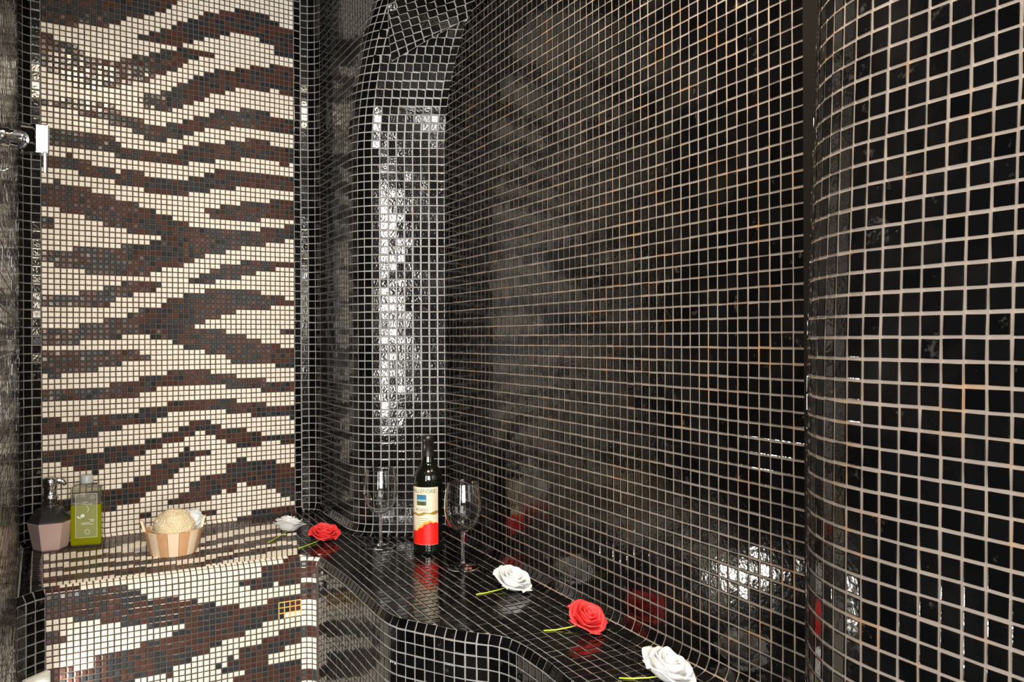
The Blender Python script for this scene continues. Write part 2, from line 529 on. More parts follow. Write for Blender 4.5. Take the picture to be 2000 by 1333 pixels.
# striped pattern, in metres along the panel and above (+) or below (-) the eye
WALL_DARK = [
    [(-0.006, 0.943), (0.369, 1.032), (0.344, 0.983), (0.293, 0.944), (0.223, 0.919), (0.171, 0.886), (0.119, 0.88), (0.096, 0.87), (0.042, 0.866), (-0.006, 0.861)],
    [(0.238, 0.869), (0.298, 0.895), (0.344, 0.918), (0.369, 0.942), (0.411, 0.963), (0.438, 0.977), (0.484, 0.992), (0.532, 1.014), (0.588, 1.021), (0.623, 1.018), (0.626, 1.004), (0.658, 1.002), (0.664, 0.986), (0.688, 0.985), (0.706, 0.977), (0.706, 0.887), (0.67, 0.894), (0.641, 0.903), (0.635, 0.916), (0.606, 0.928), (0.577, 0.939), (0.515, 0.932), (0.454, 0.908), (0.422, 0.899), (0.396, 0.88), (0.344, 0.864), (0.303, 0.858), (0.268, 0.859), (0.238, 0.856)],
    [(-0.006, 0.831), (0.029, 0.836), (0.029, 0.821), (0.058, 0.824), (0.06, 0.81), (0.087, 0.81), (0.091, 0.796), (0.119, 0.793), (0.119, 0.783), (0.152, 0.779), (0.18, 0.784), (0.19, 0.794), (0.236, 0.805), (0.238, 0.814), (0.278, 0.824), (0.293, 0.838), (0.344, 0.85), (0.359, 0.859), (0.385, 0.858), (0.427, 0.861), (0.457, 0.859), (0.457, 0.853), (0.422, 0.844), (0.401, 0.831), (0.364, 0.811), (0.359, 0.796), (0.318, 0.778), (0.283, 0.758), (0.255, 0.74), (0.214, 0.728), (0.18, 0.711), (0.138, 0.704), (0.078, 0.704), (0.071, 0.716), (0.046, 0.719), (0.042, 0.733), (0.013, 0.733), (0.011, 0.747), (-0.006, 0.747)],
    [(0.238, 0.685), (0.268, 0.705), (0.318, 0.722), (0.349, 0.738), (0.362, 0.759), (0.396, 0.773), (0.411, 0.787), (0.449, 0.805), (0.476, 0.815), (0.515, 0.825), (0.56, 0.839), (0.635, 0.856), (0.706, 0.857), (0.706, 0.767), (0.676, 0.77), (0.652, 0.781), (0.6, 0.778), (0.548, 0.772), (0.504, 0.756), (0.454, 0.739), (0.438, 0.728), (0.417, 0.716), (0.401, 0.703), (0.369, 0.69), (0.318, 0.665), (0.283, 0.662), (0.268, 0.673), (0.243, 0.677)],
    [(-0.006, 0.655), (0.029, 0.655), (0.069, 0.662), (0.096, 0.659), (0.152, 0.66), (0.18, 0.659), (0.19, 0.645), (0.219, 0.639), (0.248, 0.633), (0.288, 0.623), (0.318, 0.622), (0.333, 0.633), (0.369, 0.643), (0.396, 0.655), (0.438, 0.673), (0.471, 0.695), (0.532, 0.704), (0.56, 0.714), (0.623, 0.718), (0.635, 0.703), (0.706, 0.687), (0.706, 0.643), (0.664, 0.649), (0.646, 0.658), (0.588, 0.656), (0.526, 0.647), (0.465, 0.633), (0.449, 0.636), (0.401, 0.615), (0.369, 0.597), (0.333, 0.587), (0.293, 0.579), (0.253, 0.584), (0.248, 0.594), (0.223, 0.603), (0.209, 0.606), (0.171, 0.606), (0.166, 0.616), (0.114, 0.618), (0.096, 0.631), (0.069, 0.632), (0.015, 0.631), (-0.006, 0.637)],
    [(-0.006, 0.578), (0.029, 0.58), (0.069, 0.579), (0.11, 0.577), (0.152, 0.575), (0.19, 0.567), (0.194, 0.552), (0.238, 0.547), (0.283, 0.543), (0.349, 0.551), (0.369, 0.567), (0.401, 0.577), (0.422, 0.588), (0.465, 0.591), (0.515, 0.603), (0.56, 0.618), (0.623, 0.618), (0.635, 0.605), (0.706, 0.614), (0.706, 0.556), (0.67, 0.551), (0.646, 0.56), (0.577, 0.563), (0.504, 0.546), (0.454, 0.537), (0.411, 0.534), (0.369, 0.518), (0.344, 0.518), (0.298, 0.52), (0.248, 0.512), (0.238, 0.513), (0.19, 0.515), (0.18, 0.527), (0.133, 0.523), (0.091, 0.528), (0.087, 0.533), (0.042, 0.534), (-0.006, 0.533)],
    [(-0.006, 0.501), (0.033, 0.506), (0.069, 0.508), (0.105, 0.505), (0.11, 0.495), (0.147, 0.489), (0.18, 0.485), (0.19, 0.476), (0.253, 0.483), (0.263, 0.471), (0.293, 0.466), (0.344, 0.469), (0.375, 0.475), (0.385, 0.482), (0.427, 0.489), (0.438, 0.504), (0.465, 0.51), (0.526, 0.517), (0.571, 0.52), (0.635, 0.521), (0.706, 0.52), (0.706, 0.465), (0.67, 0.47), (0.623, 0.471), (0.532, 0.467), (0.498, 0.458), (0.46, 0.451), (0.417, 0.444), (0.38, 0.43), (0.298, 0.424), (0.263, 0.426), (0.253, 0.436), (0.219, 0.443), (0.185, 0.447), (0.138, 0.452), (0.096, 0.455), (0.091, 0.467), (0.073, 0.47), (-0.006, 0.463)],
    [(-0.006, 0.429), (0.046, 0.434), (0.055, 0.43), (0.082, 0.421), (0.124, 0.42), (0.133, 0.405), (0.171, 0.406), (0.19, 0.4), (0.233, 0.394), (0.243, 0.384), (0.288, 0.378), (0.293, 0.362), (0.333, 0.363), (0.338, 0.35), (0.375, 0.347), (0.38, 0.337), (0.422, 0.337), (0.427, 0.321), (0.427, 0.308), (0.303, 0.296), (0.268, 0.304), (0.214, 0.306), (0.209, 0.321), (0.156, 0.32), (0.152, 0.332), (0.119, 0.332), (0.114, 0.339), (0.078, 0.346), (0.046, 0.349), (0.042, 0.358), (-0.006, 0.357)],
    [(-0.006, 0.329), (0.029, 0.33), (0.037, 0.315), (0.037, 0.303), (-0.006, 0.3)],
    [(0.427, 0.393), (0.465, 0.399), (0.504, 0.411), (0.571, 0.423), (0.635, 0.435), (0.706, 0.444), (0.706, 0.374), (0.617, 0.373), (0.548, 0.37), (0.498, 0.366), (0.46, 0.368), (0.427, 0.382)],
    [(-0.006, 0.239), (0.105, 0.255), (0.194, 0.263), (0.199, 0.274), (0.258, 0.274), (0.303, 0.29), (0.305, 0.306), (0.214, 0.308), (0.214, 0.318), (0.303, 0.314), (0.427, 0.329), (0.498, 0.328), (0.504, 0.334), (0.606, 0.342), (0.611, 0.354), (0.706, 0.358), (0.706, 0.314), (0.611, 0.305), (0.606, 0.296), (0.548, 0.292), (0.543, 0.281), (0.493, 0.275), (0.482, 0.263), (0.438, 0.258), (0.433, 0.246), (0.396, 0.244), (0.39, 0.233), (0.364, 0.229), (0.359, 0.218), (0.318, 0.216), (0.313, 0.205), (0.273, 0.197), (0.268, 0.189), (0.199, 0.186), (0.11, 0.187), (0.105, 0.2), (0.033, 0.201), (0.029, 0.211), (-0.006, 0.212)],
    [(0.382, 0.183), (0.414, 0.193), (0.417, 0.199), (0.444, 0.208), (0.449, 0.214), (0.487, 0.224), (0.493, 0.23), (0.532, 0.235), (0.537, 0.244), (0.588, 0.249), (0.646, 0.247), (0.706, 0.25), (0.706, 0.221), (0.646, 0.221), (0.594, 0.218), (0.588, 0.206), (0.548, 0.202), (0.543, 0.19), (0.498, 0.186), (0.493, 0.177), (0.417, 0.174), (0.382, 0.173)],
    [(-0.006, 0.122), (0.078, 0.126), (0.105, 0.136), (0.152, 0.143), (0.156, 0.153), (0.194, 0.157), (0.199, 0.165), (0.258, 0.17), (0.313, 0.17), (0.313, 0.159), (0.288, 0.153), (0.283, 0.145), (0.253, 0.141), (0.248, 0.133), (0.214, 0.129), (0.209, 0.119), (0.171, 0.112), (0.166, 0.099), (-0.006, 0.095)],
    [(-0.006, 0.033), (0.033, 0.034), (0.091, 0.036), (0.096, 0.047), (0.152, 0.052), (0.156, 0.063), (0.214, 0.069), (0.219, 0.079), (0.258, 0.086), (0.263, 0.094), (0.303, 0.1), (0.308, 0.111), (0.333, 0.117), (0.369, 0.123), (0.38, 0.137), (0.422, 0.144), (0.427, 0.155), (0.476, 0.154), (0.52, 0.156), (0.594, 0.155), (0.6, 0.141), (0.67, 0.14), (0.676, 0.129), (0.706, 0.127), (0.706, 0.1), (0.646, 0.102), (0.6, 0.098), (0.594, 0.087), (0.526, 0.085), (0.504, 0.082), (0.498, 0.071), (0.427, 0.067), (0.422, 0.053), (0.401, 0.047), (0.396, 0.034), (0.482, 0.034), (0.487, 0.02), (0.548, 0.015), (0.56, 0.006), (0.594, 0.004), (0.606, -0.008), (0.652, -0.011), (0.658, -0.022), (0.706, -0.026), (0.706, -0.096), (0.646, -0.095), (0.641, -0.08), (0.571, -0.079), (0.565, -0.067), (0.504, -0.066), (0.498, -0.052), (0.457, -0.049), (0.454, -0.038), (0.414, -0.035), (0.411, -0.024), (0.369, -0.021), (0.364, -0.007), (0.328, -0.005), (0.323, 0.009), (0.278, 0.009), (0.275, 0.017), (0.258, 0.022), (0.199, 0.019), (0.194, 0.009), (0.142, 0.006), (0.096, 0.003), (0.091, -0.007), (-0.006, -0.009)],
    [(0.661, 0.033), (0.706, 0.033), (0.706, 0.01), (0.682, 0.01), (0.676, 0.021), (0.661, 0.024)],
    [(-0.006, -0.024), (0.078, -0.025), (0.147, -0.027), (0.243, -0.028), (0.245, -0.039), (0.273, -0.042), (0.273, -0.052), (0.199, -0.054), (0.194, -0.067), (0.138, -0.069), (0.133, -0.082), (0.049, -0.082), (0.044, -0.097), (-0.006, -0.096)],
    [(-0.006, -0.131), (0.06, -0.131), (0.105, -0.13), (0.161, -0.129), (0.171, -0.119), (0.209, -0.117), (0.243, -0.115), (0.248, -0.105), (0.288, -0.103), (0.318, -0.101), (0.323, -0.088), (0.369, -0.086), (0.422, -0.085), (0.438, -0.09), (0.444, -0.102), (0.515, -0.106), (0.52, -0.117), (0.611, -0.12), (0.617, -0.131), (0.706, -0.137), (0.706, -0.172), (0.606, -0.168), (0.6, -0.157), (0.554, -0.152), (0.548, -0.144), (0.444, -0.14), (0.438, -0.129), (0.369, -0.127), (0.333, -0.129), (0.328, -0.139), (0.278, -0.143), (0.273, -0.153), (0.243, -0.155), (0.238, -0.168), (0.214, -0.172), (0.152, -0.17), (-0.006, -0.171)],
    [(-0.006, -0.205), (0.029, -0.21), (0.033, -0.217), (0.087, -0.218), (0.091, -0.208), (0.152, -0.208), (0.19, -0.205), (0.243, -0.205), (0.248, -0.195), (0.283, -0.191), (0.318, -0.19), (0.323, -0.177), (0.369, -0.173), (0.422, -0.175), (0.515, -0.176), (0.52, -0.188), (0.606, -0.191), (0.611, -0.203), (0.706, -0.207), (0.706, -0.248), (0.617, -0.243), (0.611, -0.235), (0.504, -0.229), (0.498, -0.218), (0.46, -0.213), (0.454, -0.204), (0.369, -0.203), (0.359, -0.214), (0.323, -0.214), (0.318, -0.228), (0.293, -0.229), (0.288, -0.242), (0.243, -0.245), (0.199, -0.245), (0.194, -0.26), (0.142, -0.262), (0.133, -0.277), (0.078, -0.273), (0.073, -0.263), (-0.006, -0.26)],
    [(-0.006, -0.292), (0.033, -0.295), (0.042, -0.306), (0.091, -0.307), (0.152, -0.309), (0.166, -0.297), (0.194, -0.294), (0.253, -0.293), (0.258, -0.283), (0.303, -0.28), (0.308, -0.267), (0.349, -0.264), (0.354, -0.251), (0.38, -0.247), (0.385, -0.234), (0.438, -0.237), (0.444, -0.251), (0.471, -0.255), (0.476, -0.264), (0.532, -0.267), (0.543, -0.276), (0.594, -0.282), (0.6, -0.294), (0.706, -0.298), (0.706, -0.327), (0.6, -0.317), (0.594, -0.328), (0.52, -0.323), (0.509, -0.311), (0.471, -0.305), (0.465, -0.294), (0.427, -0.289), (0.422, -0.272), (0.396, -0.275), (0.375, -0.285), (0.369, -0.296), (0.333, -0.296), (0.328, -0.306), (0.303, -0.307), (0.298, -0.32), (0.258, -0.32), (0.253, -0.335), (0.228, -0.336), (0.223, -0.349), (0.152, -0.343), (0.147, -0.358), (0.138, -0.369), (0.073, -0.363), (0.069, -0.351), (0.062, -0.34), (-0.006, -0.332)],
    [(-0.003, -0.43), (0.076, -0.436), (0.146, -0.417), (0.195, -0.419), (0.2, -0.4), (0.232, -0.398), (0.236, -0.386), (0.269, -0.387), (0.273, -0.37), (0.307, -0.362), (0.311, -0.345), (0.34, -0.342), (0.365, -0.321), (0.424, -0.326), (0.452, -0.341), (0.452, -0.348), (0.404, -0.347), (0.379, -0.368), (0.35, -0.379), (0.35, -0.394), (0.321, -0.402), (0.321, -0.417), (0.29, -0.424), (0.288, -0.441), (0.255, -0.445), (0.255, -0.458), (0.227, -0.46), (0.218, -0.471), (0.181, -0.472), (0.177, -0.484), (0.146, -0.483), (0.068, -0.466), (-0.003, -0.456)],
    [(0.307, -0.476), (0.345, -0.465), (0.345, -0.45), (0.379, -0.446), (0.384, -0.428), (0.409, -0.42), (0.414, -0.405), (0.445, -0.403), (0.486, -0.401), (0.491, -0.381), (0.517, -0.377), (0.528, -0.365), (0.57, -0.371), (0.603, -0.368), (0.641, -0.374), (0.647, -0.388), (0.712, -0.402), (0.712, -0.516), (0.675, -0.495), (0.647, -0.487), (0.641, -0.47), (0.614, -0.467), (0.608, -0.447), (0.57, -0.446), (0.517, -0.441), (0.517, -0.46), (0.475, -0.458), (0.47, -0.473), (0.429, -0.474), (0.424, -0.489), (0.379, -0.487), (0.34, -0.485), (0.307, -0.486)],
    [(0.384, -0.523), (0.424, -0.515), (0.455, -0.519), (0.45, -0.531), (0.414, -0.534)],
    [(0.245, -0.502), (0.273, -0.503), (0.273, -0.515), (0.245, -0.514)],
    [(0.511, -0.55), (0.582, -0.529), (0.713, -0.534), (0.713, -0.57), (0.511, -0.574)],
]
TOP_CREAM = [
    [(-0.005, 0.263), (0.12, 0.31), (0.228, 0.327), (0.274, 0.292), (0.326, 0.234), (0.457, 0.289), (0.587, 0.35), (0.683, 0.283), (0.817, 0.212), (0.906, 0.224), (1.021, 0.252), (1.043, 0.384), (1.034, 0.415), (0.901, 0.337), (0.809, 0.375), (0.678, 0.417), (0.583, 0.491), (0.452, 0.501), (0.35, 0.517), (0.227, 0.433), (0.119, 0.451), (-0.006, 0.429)],
    [(-0.006, 0.497), (0.118, 0.541), (0.225, 0.557), (0.335, 0.606), (0.477, 0.674), (0.58, 0.581), (0.694, 0.557), (0.804, 0.481), (0.892, 0.492), (1.041, 0.529), (1.041, 0.588), (0.889, 0.549), (0.8, 0.582), (0.691, 0.623), (0.577, 0.667), (0.476, 0.726), (0.334, 0.691), (0.224, 0.654), (0.117, 0.648), (-0.006, 0.605)],
    [(-0.006, 0.72), (0.117, 0.731), (0.223, 0.756), (0.332, 0.792), (0.474, 0.797), (0.572, 0.8), (0.685, 0.769), (0.792, 0.731), (0.903, 0.693), (1.05, 0.695), (1.041, 0.807), (0.898, 0.765), (0.789, 0.792), (0.682, 0.839), (0.568, 0.916), (0.472, 0.884), (0.331, 0.841), (0.222, 0.845), (0.116, 0.81), (-0.006, 0.8)],
    [(-0.006, 0.924), (0.116, 0.934), (0.221, 0.94), (0.347, 0.975), (0.467, 1.032), (0.563, 1.052), (0.605, 0.986), (0.719, 0.92), (0.783, 0.909), (0.892, 0.874), (1.003, 0.858), (1.071, 0.856), (1.088, 1.184), (0.747, 1.495), (0.368, 1.595), (-0.007, 1.397)],
]
FRONT_DARK = [
    [(-0.012, 0.001), (0.115, 0.011), (0.186, 0.022), (0.188, 0.042), (0.238, 0.053), (0.277, 0.055), (0.278, 0.066), (0.283, 0.061), (0.321, 0.065), (0.322, 0.075), (0.364, 0.079), (0.365, 0.09), (0.406, 0.093), (0.408, 0.104), (0.475, 0.109), (0.478, 0.1), (0.479, 0.09), (0.536, 0.094), (0.581, 0.094), (0.584, 0.077), (0.596, 0.076), (0.596, 0.122), (0.579, 0.119), (0.579, 0.135), (0.521, 0.13), (0.518, 0.148), (0.477, 0.149), (0.463, 0.162), (0.436, 0.163), (0.42, 0.164), (0.42, 0.181), (0.378, 0.179), (0.378, 0.196), (0.349, 0.195), (0.348, 0.21), (0.306, 0.206), (0.305, 0.222), (0.283, 0.223), (0.263, 0.224), (0.26, 0.239), (0.247, 0.237), (0.216, 0.236), (0.175, 0.237), (0.162, 0.316), (-0.012, 0.278), (-0.012, 0.177), (0.028, 0.181), (0.083, 0.184), (0.099, 0.181), (0.101, 0.168), (0.115, 0.166), (0.144, 0.166), (0.159, 0.164), (0.186, 0.163), (0.188, 0.151), (0.202, 0.15), (0.234, 0.15), (0.26, 0.15), (0.263, 0.136), (0.289, 0.137), (0.291, 0.127), (0.289, 0.122), (0.26, 0.121), (0.227, 0.121), (0.202, 0.109), (0.178, 0.106), (0.159, 0.109), (0.144, 0.095), (0.115, 0.091), (0.099, 0.083), (0.056, 0.078), (0.041, 0.065), (-0.012, 0.062)],
    [(0.363, 0.237), (0.388, 0.238), (0.39, 0.223), (0.418, 0.226), (0.42, 0.208), (0.462, 0.207), (0.463, 0.194), (0.505, 0.192), (0.507, 0.175), (0.596, 0.178), (0.596, 0.207), (0.564, 0.206), (0.563, 0.219), (0.521, 0.219), (0.519, 0.236), (0.479, 0.235), (0.477, 0.252), (0.432, 0.255), (0.403, 0.251), (0.388, 0.253), (0.363, 0.25)],
    [(0.403, 0.265), (0.42, 0.266), (0.448, 0.263), (0.477, 0.263), (0.536, 0.263), (0.564, 0.265), (0.566, 0.276), (0.596, 0.278), (0.596, 0.339), (0.388, 0.297), (0.402, 0.275)],
    [(-0.012, 0.094), (0.026, 0.096), (0.028, 0.111), (0.039, 0.11), (0.04, 0.121), (0.026, 0.125), (-0.012, 0.123)],
    [(0.407, 0.032), (0.473, 0.032), (0.475, 0.017), (0.527, 0.018), (0.531, 0.004), (0.575, -0.002), (0.604, -0.005), (0.596, 0.061), (0.536, 0.06), (0.492, 0.059), (0.475, 0.063), (0.436, 0.061), (0.434, 0.049), (0.407, 0.044)],
]

# ------------------------------------------------------------------ zebra colouring


def patchy(i, j, seed):
    r = random.Random((i // 1) * 7919 + j * 104729 + seed)
    big = random.Random((i // 3) * 31 + (j // 2) * 1009 + seed)
    return M_BROWN if r.random() * 0.6 + big.random() * 0.4 > 0.47 else M_NAVY


def wall_color(s, t, i, j):
    u, h = s - S_ZA, F_BACK(s, t).z - CZ
    for p in WALL_DARK:
        if inside(p, u, h):
            return patchy(i, j, 1)
    return M_CREAM


# ------------------------------------------------------------------ wall_back: striped panel with black borders
R_BACK = 0.012
F_BACK = wall_surface(back, R_BACK)
T_TOP = CEIL - HZ - R_BACK + math.pi / 2 * R_BACK
wall_back = sheet('wall_back', F_BACK, steps(S_L0, S_L1, 0.008) + steps(S_L1 + 0.02, S_R0, 0.06), [0, .004, .008, .012, .016, .0188] + steps(0.06, T_TOP, 0.06), M_GROUT_DARK)
tag(wall_back, 'back wall with a brown and cream zebra stripe mosaic panel', kind='structure')
mos = Mosaic(wall_back, 0.0016, 0.11, 0.9, limit=230)
ZCOL = ZLEN / 46
ZROW = 0.01510
lay(mos, F_BACK, [S_ZA + ZCOL * k for k in range(47)], grid_edges(0.0, 0.0, T_TOP, ZROW), 0.0030, wall_color)
mos.finish()
# black borders of the panel: grout bed a hair above the brown one, tiles on it
for name, a, b in (('border_bed', S_L0, S_ZA), ('border_bed', S_ZB, S_R0)):
    def fb(s, t):
        p = F_BACK(s, t); n = back.at(s)[1]
        return p + Vector((n.x, n.y, 0)) * 0.0004
    o = sheet(name, fb, steps(a, b, 0.008), [0, .006, .012, .0188] + steps(0.06, T_TOP, 0.06), M_GROUT, wall_back)
mos = Mosaic(wall_back, 0.0014, 0.06, 0.7, limit=70)
ROWS_BACK = grid_edges(0.0, 0.0, T_TOP, PITCH * 1.03)
lay(mos, F_BACK, grid_edges(S_ZA, S_L0, S_ZA, PITCH), ROWS_BACK, GAP, M_BLACK)
lay(mos, F_BACK, grid_edges(S_ZB, S_ZB, S_R0, PITCH), ROWS_BACK, GAP, M_BLACK)
mos.finish()

# ------------------------------------------------------------------ wall_left
R_LEFT = 0.012
F_LEFT = wall_surface(back, R_LEFT)
T_LOW = HZ
wall_left = sheet('wall_left', lambda s, t: Vector((*back.at(s)[0], t)), steps(0, S_L0, 0.1), steps(0, CEIL, 0.3), M_GROUT)
tag(wall_left, 'black mosaic wall at the left edge, seen almost edge on', kind='structure')
mos = Mosaic(wall_left, 0.0012, 0.06, 0.6)
lay(mos, lambda s, t: Vector((*back.at(s)[0], t)), grid_edges(S_ZA, 0, S_L0, PITCH), grid_edges(HZ, 0.05, CEIL, PITCH), GAP, M_BLACK)
mos.finish()

# ------------------------------------------------------------------ wall_corner: curved niche between the panel and the right wall
R_COVE = 0.030
F_NICHE = wall_surface(back, R_COVE)
ARC = math.pi / 2 * R_COVE
T_H0 = H0 + CZ - HZ - R_COVE + ARC
T_VTOP = T_H0 + VR * math.radians(82)
SIDE = (V0 - CORNER_R).normalized()


def f_vault(s, t):
    if t <= T_H0:
        return F_NICHE(s, t)
    a = (t - T_H0) / VR
    o = VR * (1 - math.cos(a))
    z = CZ + H0 + VR * math.sin(a)
    p, n = back.at(s)
    lam = min(1.0, max(0.0, (s - S_V0) / (S_F1 - S_V0)))
    sv = Vector((SIDE.x / -SIDE.y * o, -o)); rv = Vector((RD.x / -RD.y * o, -o))
    q = p + sv.lerp(rv, lam)
    return Vector((q.x, q.y, z))


def side_limit(z):
    h = z - CZ - H0
    if h <= 0: return S_V0
    h = min(h, VR * 0.985)
    return S_V0 + (VR - math.sqrt(VR * VR - h * h)) / -SIDE.y


side_path = Path([tuple(back.P[i]) for i in range(back.marks[2][0], back.marks[2][1] + 1)] + [tuple(V0 + SIDE * 0.5)])


def f_side(s, t):
    p, n = side_path.at(s - S_R0)
    z = HZ + R_COVE + t - ARC
    return Vector((p.x, p.y, z))


cove_t = [ARC * k / 5 for k in range(6)]
wall_corner = sheet('wall_corner', F_NICHE, steps(S_R0, S_R1, 0.01) + steps(S_R1 + .02, S_V0, 0.04) + steps(S_V0 + .01, S_V1, 0.01) + steps(S_V1 + .02, S_F1, 0.04),
                    cove_t + steps(ARC + .03, T_H0, 0.06), M_GROUT)
tag(wall_corner, 'curved black mosaic niche in the room corner behind the wine bottle', kind='structure')
sheet('vault_bed', f_vault, steps(S_V0, S_V1, 0.01) + steps(S_V1 + .02, S_F1, 0.04), steps(T_H0, T_VTOP, 0.025), M_GROUT, wall_corner)
# side of the niche above the spring line
V, F = [], []
zs = steps(CZ + H0, CEIL, 0.02)
for z in zs:
    lim = side_limit(z)
    for s in steps(S_R0, S_R1, (S_R1 - S_R0) / 8) + [lim]:
        p = side_path.at(s - S_R0)[0]
        V.append((p.x, p.y, z))
SW = len(V) // len(zs)
for j in range(len(zs) - 1):
    for i in range(SW - 1):
        F.append((j * SW + i, j * SW + i + 1, j * SW + SW + 1 + i, j * SW + SW + i))
mesh_obj('side_bed', V, F, M_GROUT, wall_corner)

mos = Mosaic(wall_corner, 0.0012, 0.06, 0.55)
NROW = grid_edges(0.0, 0.0, T_H0, PITCH)
NCOL = grid_edges(S_ZB, S_R0, S_F1, PITCH)
lay(mos, F_NICHE, NCOL, NROW, GAP, M_BLACK)
# the sides go on straight up, the face arches forward
up_rows = [NROW[-2] + PITCH * k for k in range(1, 40)]
up_rows = [NROW[-1]] + [r for r in up_rows if r > NROW[-1] + 0.004]
for i in range(len(NCOL) - 1):
    for j in range(len(up_rows) - 1):
        t0, t1 = up_rows[j] + GAP / 2, up_rows[j + 1] - GAP / 2
        z = HZ + R_COVE + (t0 + t1) / 2 - ARC
        if z > CEIL: continue
        lim = side_limit(z) - 0.001
        k = S_ZB + PITCH * round((NCOL[i] - S_ZB) / PITCH)
        s0, s1 = NCOL[i] + GAP / 2, min(NCOL[i + 1] - GAP / 2, lim)
        if s1 - s0 > 0.004:
            mos.quad((f_side(s0, t0), f_side(s1, t0), f_side(s1, t1), f_side(s0, t1)), M_BLACK)
SEAM_S = S_F1 - 0.175
SEAM_T0 = T_H0 + VR * math.asin(0.245 / VR)
SEAM_T1 = T_H0 + VR * math.asin(0.335 / VR)


def below_seam(s, t):
    if s < SEAM_S: return True
    return t < SEAM_T0 + (SEAM_T1 - SEAM_T0) * (s - SEAM_S) / (S_F1 - SEAM_S)


VCOL = [c for c in NCOL if c > S_V0 + 0.004]
VCOL = [S_V0] + VCOL
vrows = [r for r in up_rows if r < T_VTOP]
SEAM_L = SEAM_S - math.tan(math.radians(27)) * (T_VTOP - SEAM_T0)
seam = [(SEAM_S, SEAM_T0), (S_F1, SEAM_T1), (S_F1, T_VTOP), (max(SEAM_L, S_V0), T_VTOP)]
lower = [(S_V0, T_H0 - 0.05), (S_F1, T_H0 - 0.05), (S_F1, SEAM_T1 - 0.002), (SEAM_S, SEAM_T0 - 0.002), (max(SEAM_L, S_V0) - 0.002, T_VTOP), (S_V0, T_VTOP)]


def lay_poly(mos, f, region, quad, mat):
    q = list(quad)
    if area2(q) < 0: q.reverse()
    pts = clip_poly(region, q)
    full = abs(area2(q))
    a = abs(area2(pts)) if len(pts) > 2 else 0
    if a < full * 0.06:
        return
    if a > full * 0.985:
        c = [f(*p) for p in q]
        mos.quad(c, mat)
        return
    if area2(pts) < 0: pts.reverse()
    P = [f(*p) for p in pts]
    n = Vector((0, 0, 0))
    for k in range(1, len(P) - 1):
        n += (P[k] - P[0]).cross(P[k + 1] - P[0])
    if n.length < 1e-9:
        return
    n.normalize()
    mos.poly(P, n, mat)


for i in range(len(VCOL) - 1):
    for j in range(len(vrows) - 1):
        s0, s1, t0, t1 = VCOL[i] + GAP / 2, VCOL[i + 1] - GAP / 2, vrows[j] + GAP / 2, vrows[j + 1] - GAP / 2
        lay_poly(mos, f_vault, lower, ((s0, t0), (s1, t0), (s1, t1), (s0, t1)), M_BLACK)
ca, sa = math.cos(math.radians(27)), math.sin(math.radians(27))
for i in range(-16, 24):
    for j in range(-12, 30):
        q = []
        for a, b in ((0, 0), (1, 0), (1, 1), (0, 1)):
            x = (i + a) * PITCH + (GAP / 2 if a == 0 else -GAP / 2)
            y = (j + b) * PITCH + (GAP / 2 if b == 0 else -GAP / 2)
            q.append((SEAM_S + x * ca - y * sa, SEAM_T0 + x * sa + y * ca))
        lay_poly(mos, f_vault, seam, q, M_BLACK)
mos.finish()

# ------------------------------------------------------------------ wall_right
S_PIL = 1.323                  # where the tiling stops at the pillar
F_RIGHT = wall_surface(WALL_R, R_COVE)
T_RTOP = CEIL - HZ - R_COVE + ARC
wall_right = sheet('wall_right', F_RIGHT, steps(-0.0, S_PIL, 0.1), cove_t + steps(ARC + 0.03, T_RTOP, 0.2), M_GROUT_WARM)
tag(wall_right, 'long black mosaic wall on the right with tan grout', kind='structure')
mos = Mosaic(wall_right, 0.0012, 0.06, 0.55)
RCOL = grid_edges(S_PIL, 0.0, S_PIL, PITCH)
RROW = grid_edges(0.0, 0.0, T_RTOP, PITCH)
lay(mos, F_RIGHT, RCOL, RROW, GAP, M_BLACK)
mos.finish()

# dark sealing strip between wall and pillar
M_SEAL = plain('dark_sealant', (0.008, 0.007, 0.006), 0.9, Specular_IOR_Level=0.08)
V, F = [], []
for z in (HZ - 0.3, CEIL):
    for s in (S_PIL, R_END_S := S_PIL + 0.12):
        for o in (0.0, 0.004):
            p, n = WALL_R.at(s)
            V.append((p.x + n.x * o, p.y + n.y * o, z))
F = [(0, 1, 5, 4), (1, 3, 7, 5), (3, 2, 6, 7), (2, 0, 4, 6), (0, 2, 3, 1), (4, 5, 7, 6)]
tag(mesh_obj('trim_1', V, F, M_SEAL), 'dark untiled strip between the right wall and the rounded pillar', kind='structure')

# ------------------------------------------------------------------ wall_pillar: rounded pillar close to the viewer on the right
PC = Vector((0.580, 0.9676)); PR = 0.225
pts = []
a0, a1 = math.radians(112), math.atan2(-RD.x, RD.y)
a1 = math.atan2(-0.456, -0.89) % (2 * math.pi)
for k in range(25):
    a = a0 + (a1 - a0) * k / 24
    pts.append((PC.x + PR * math.cos(a), PC.y + PR * math.sin(a)))
pts.append((pts[-1][0] + RD.x * 0.75, pts[-1][1] + RD.y * 0.75))
PIL = Path(pts)


def f_pillar(s, t):
    p, n = PIL.at(s)
    return Vector((p.x + (0.034 * (t - CZ) if t > CZ else 0.010 * max(t - CZ, -0.45)), p.y, t))


wall_pillar = sheet('wall_pillar', f_pillar, PIL.S[:-1] + steps(PIL.S[-2] + 0.05, PIL.len, 0.1), [0.0, CZ - 0.45] + steps(CZ, CEIL, 0.3), M_GROUT_WARM)
tag(wall_pillar, 'rounded black mosaic pillar at the right edge, with the largest tiles', kind='structure')
mos = Mosaic(wall_pillar, 0.0014, 0.05, 1.0)
lay(mos, f_pillar, grid_edges(PIL.S[-2], 0.0, PIL.len, PITCH), grid_edges(CZ, 0.1, CEIL, PITCH), 0.0036, M_BLACK)
mos.finish()

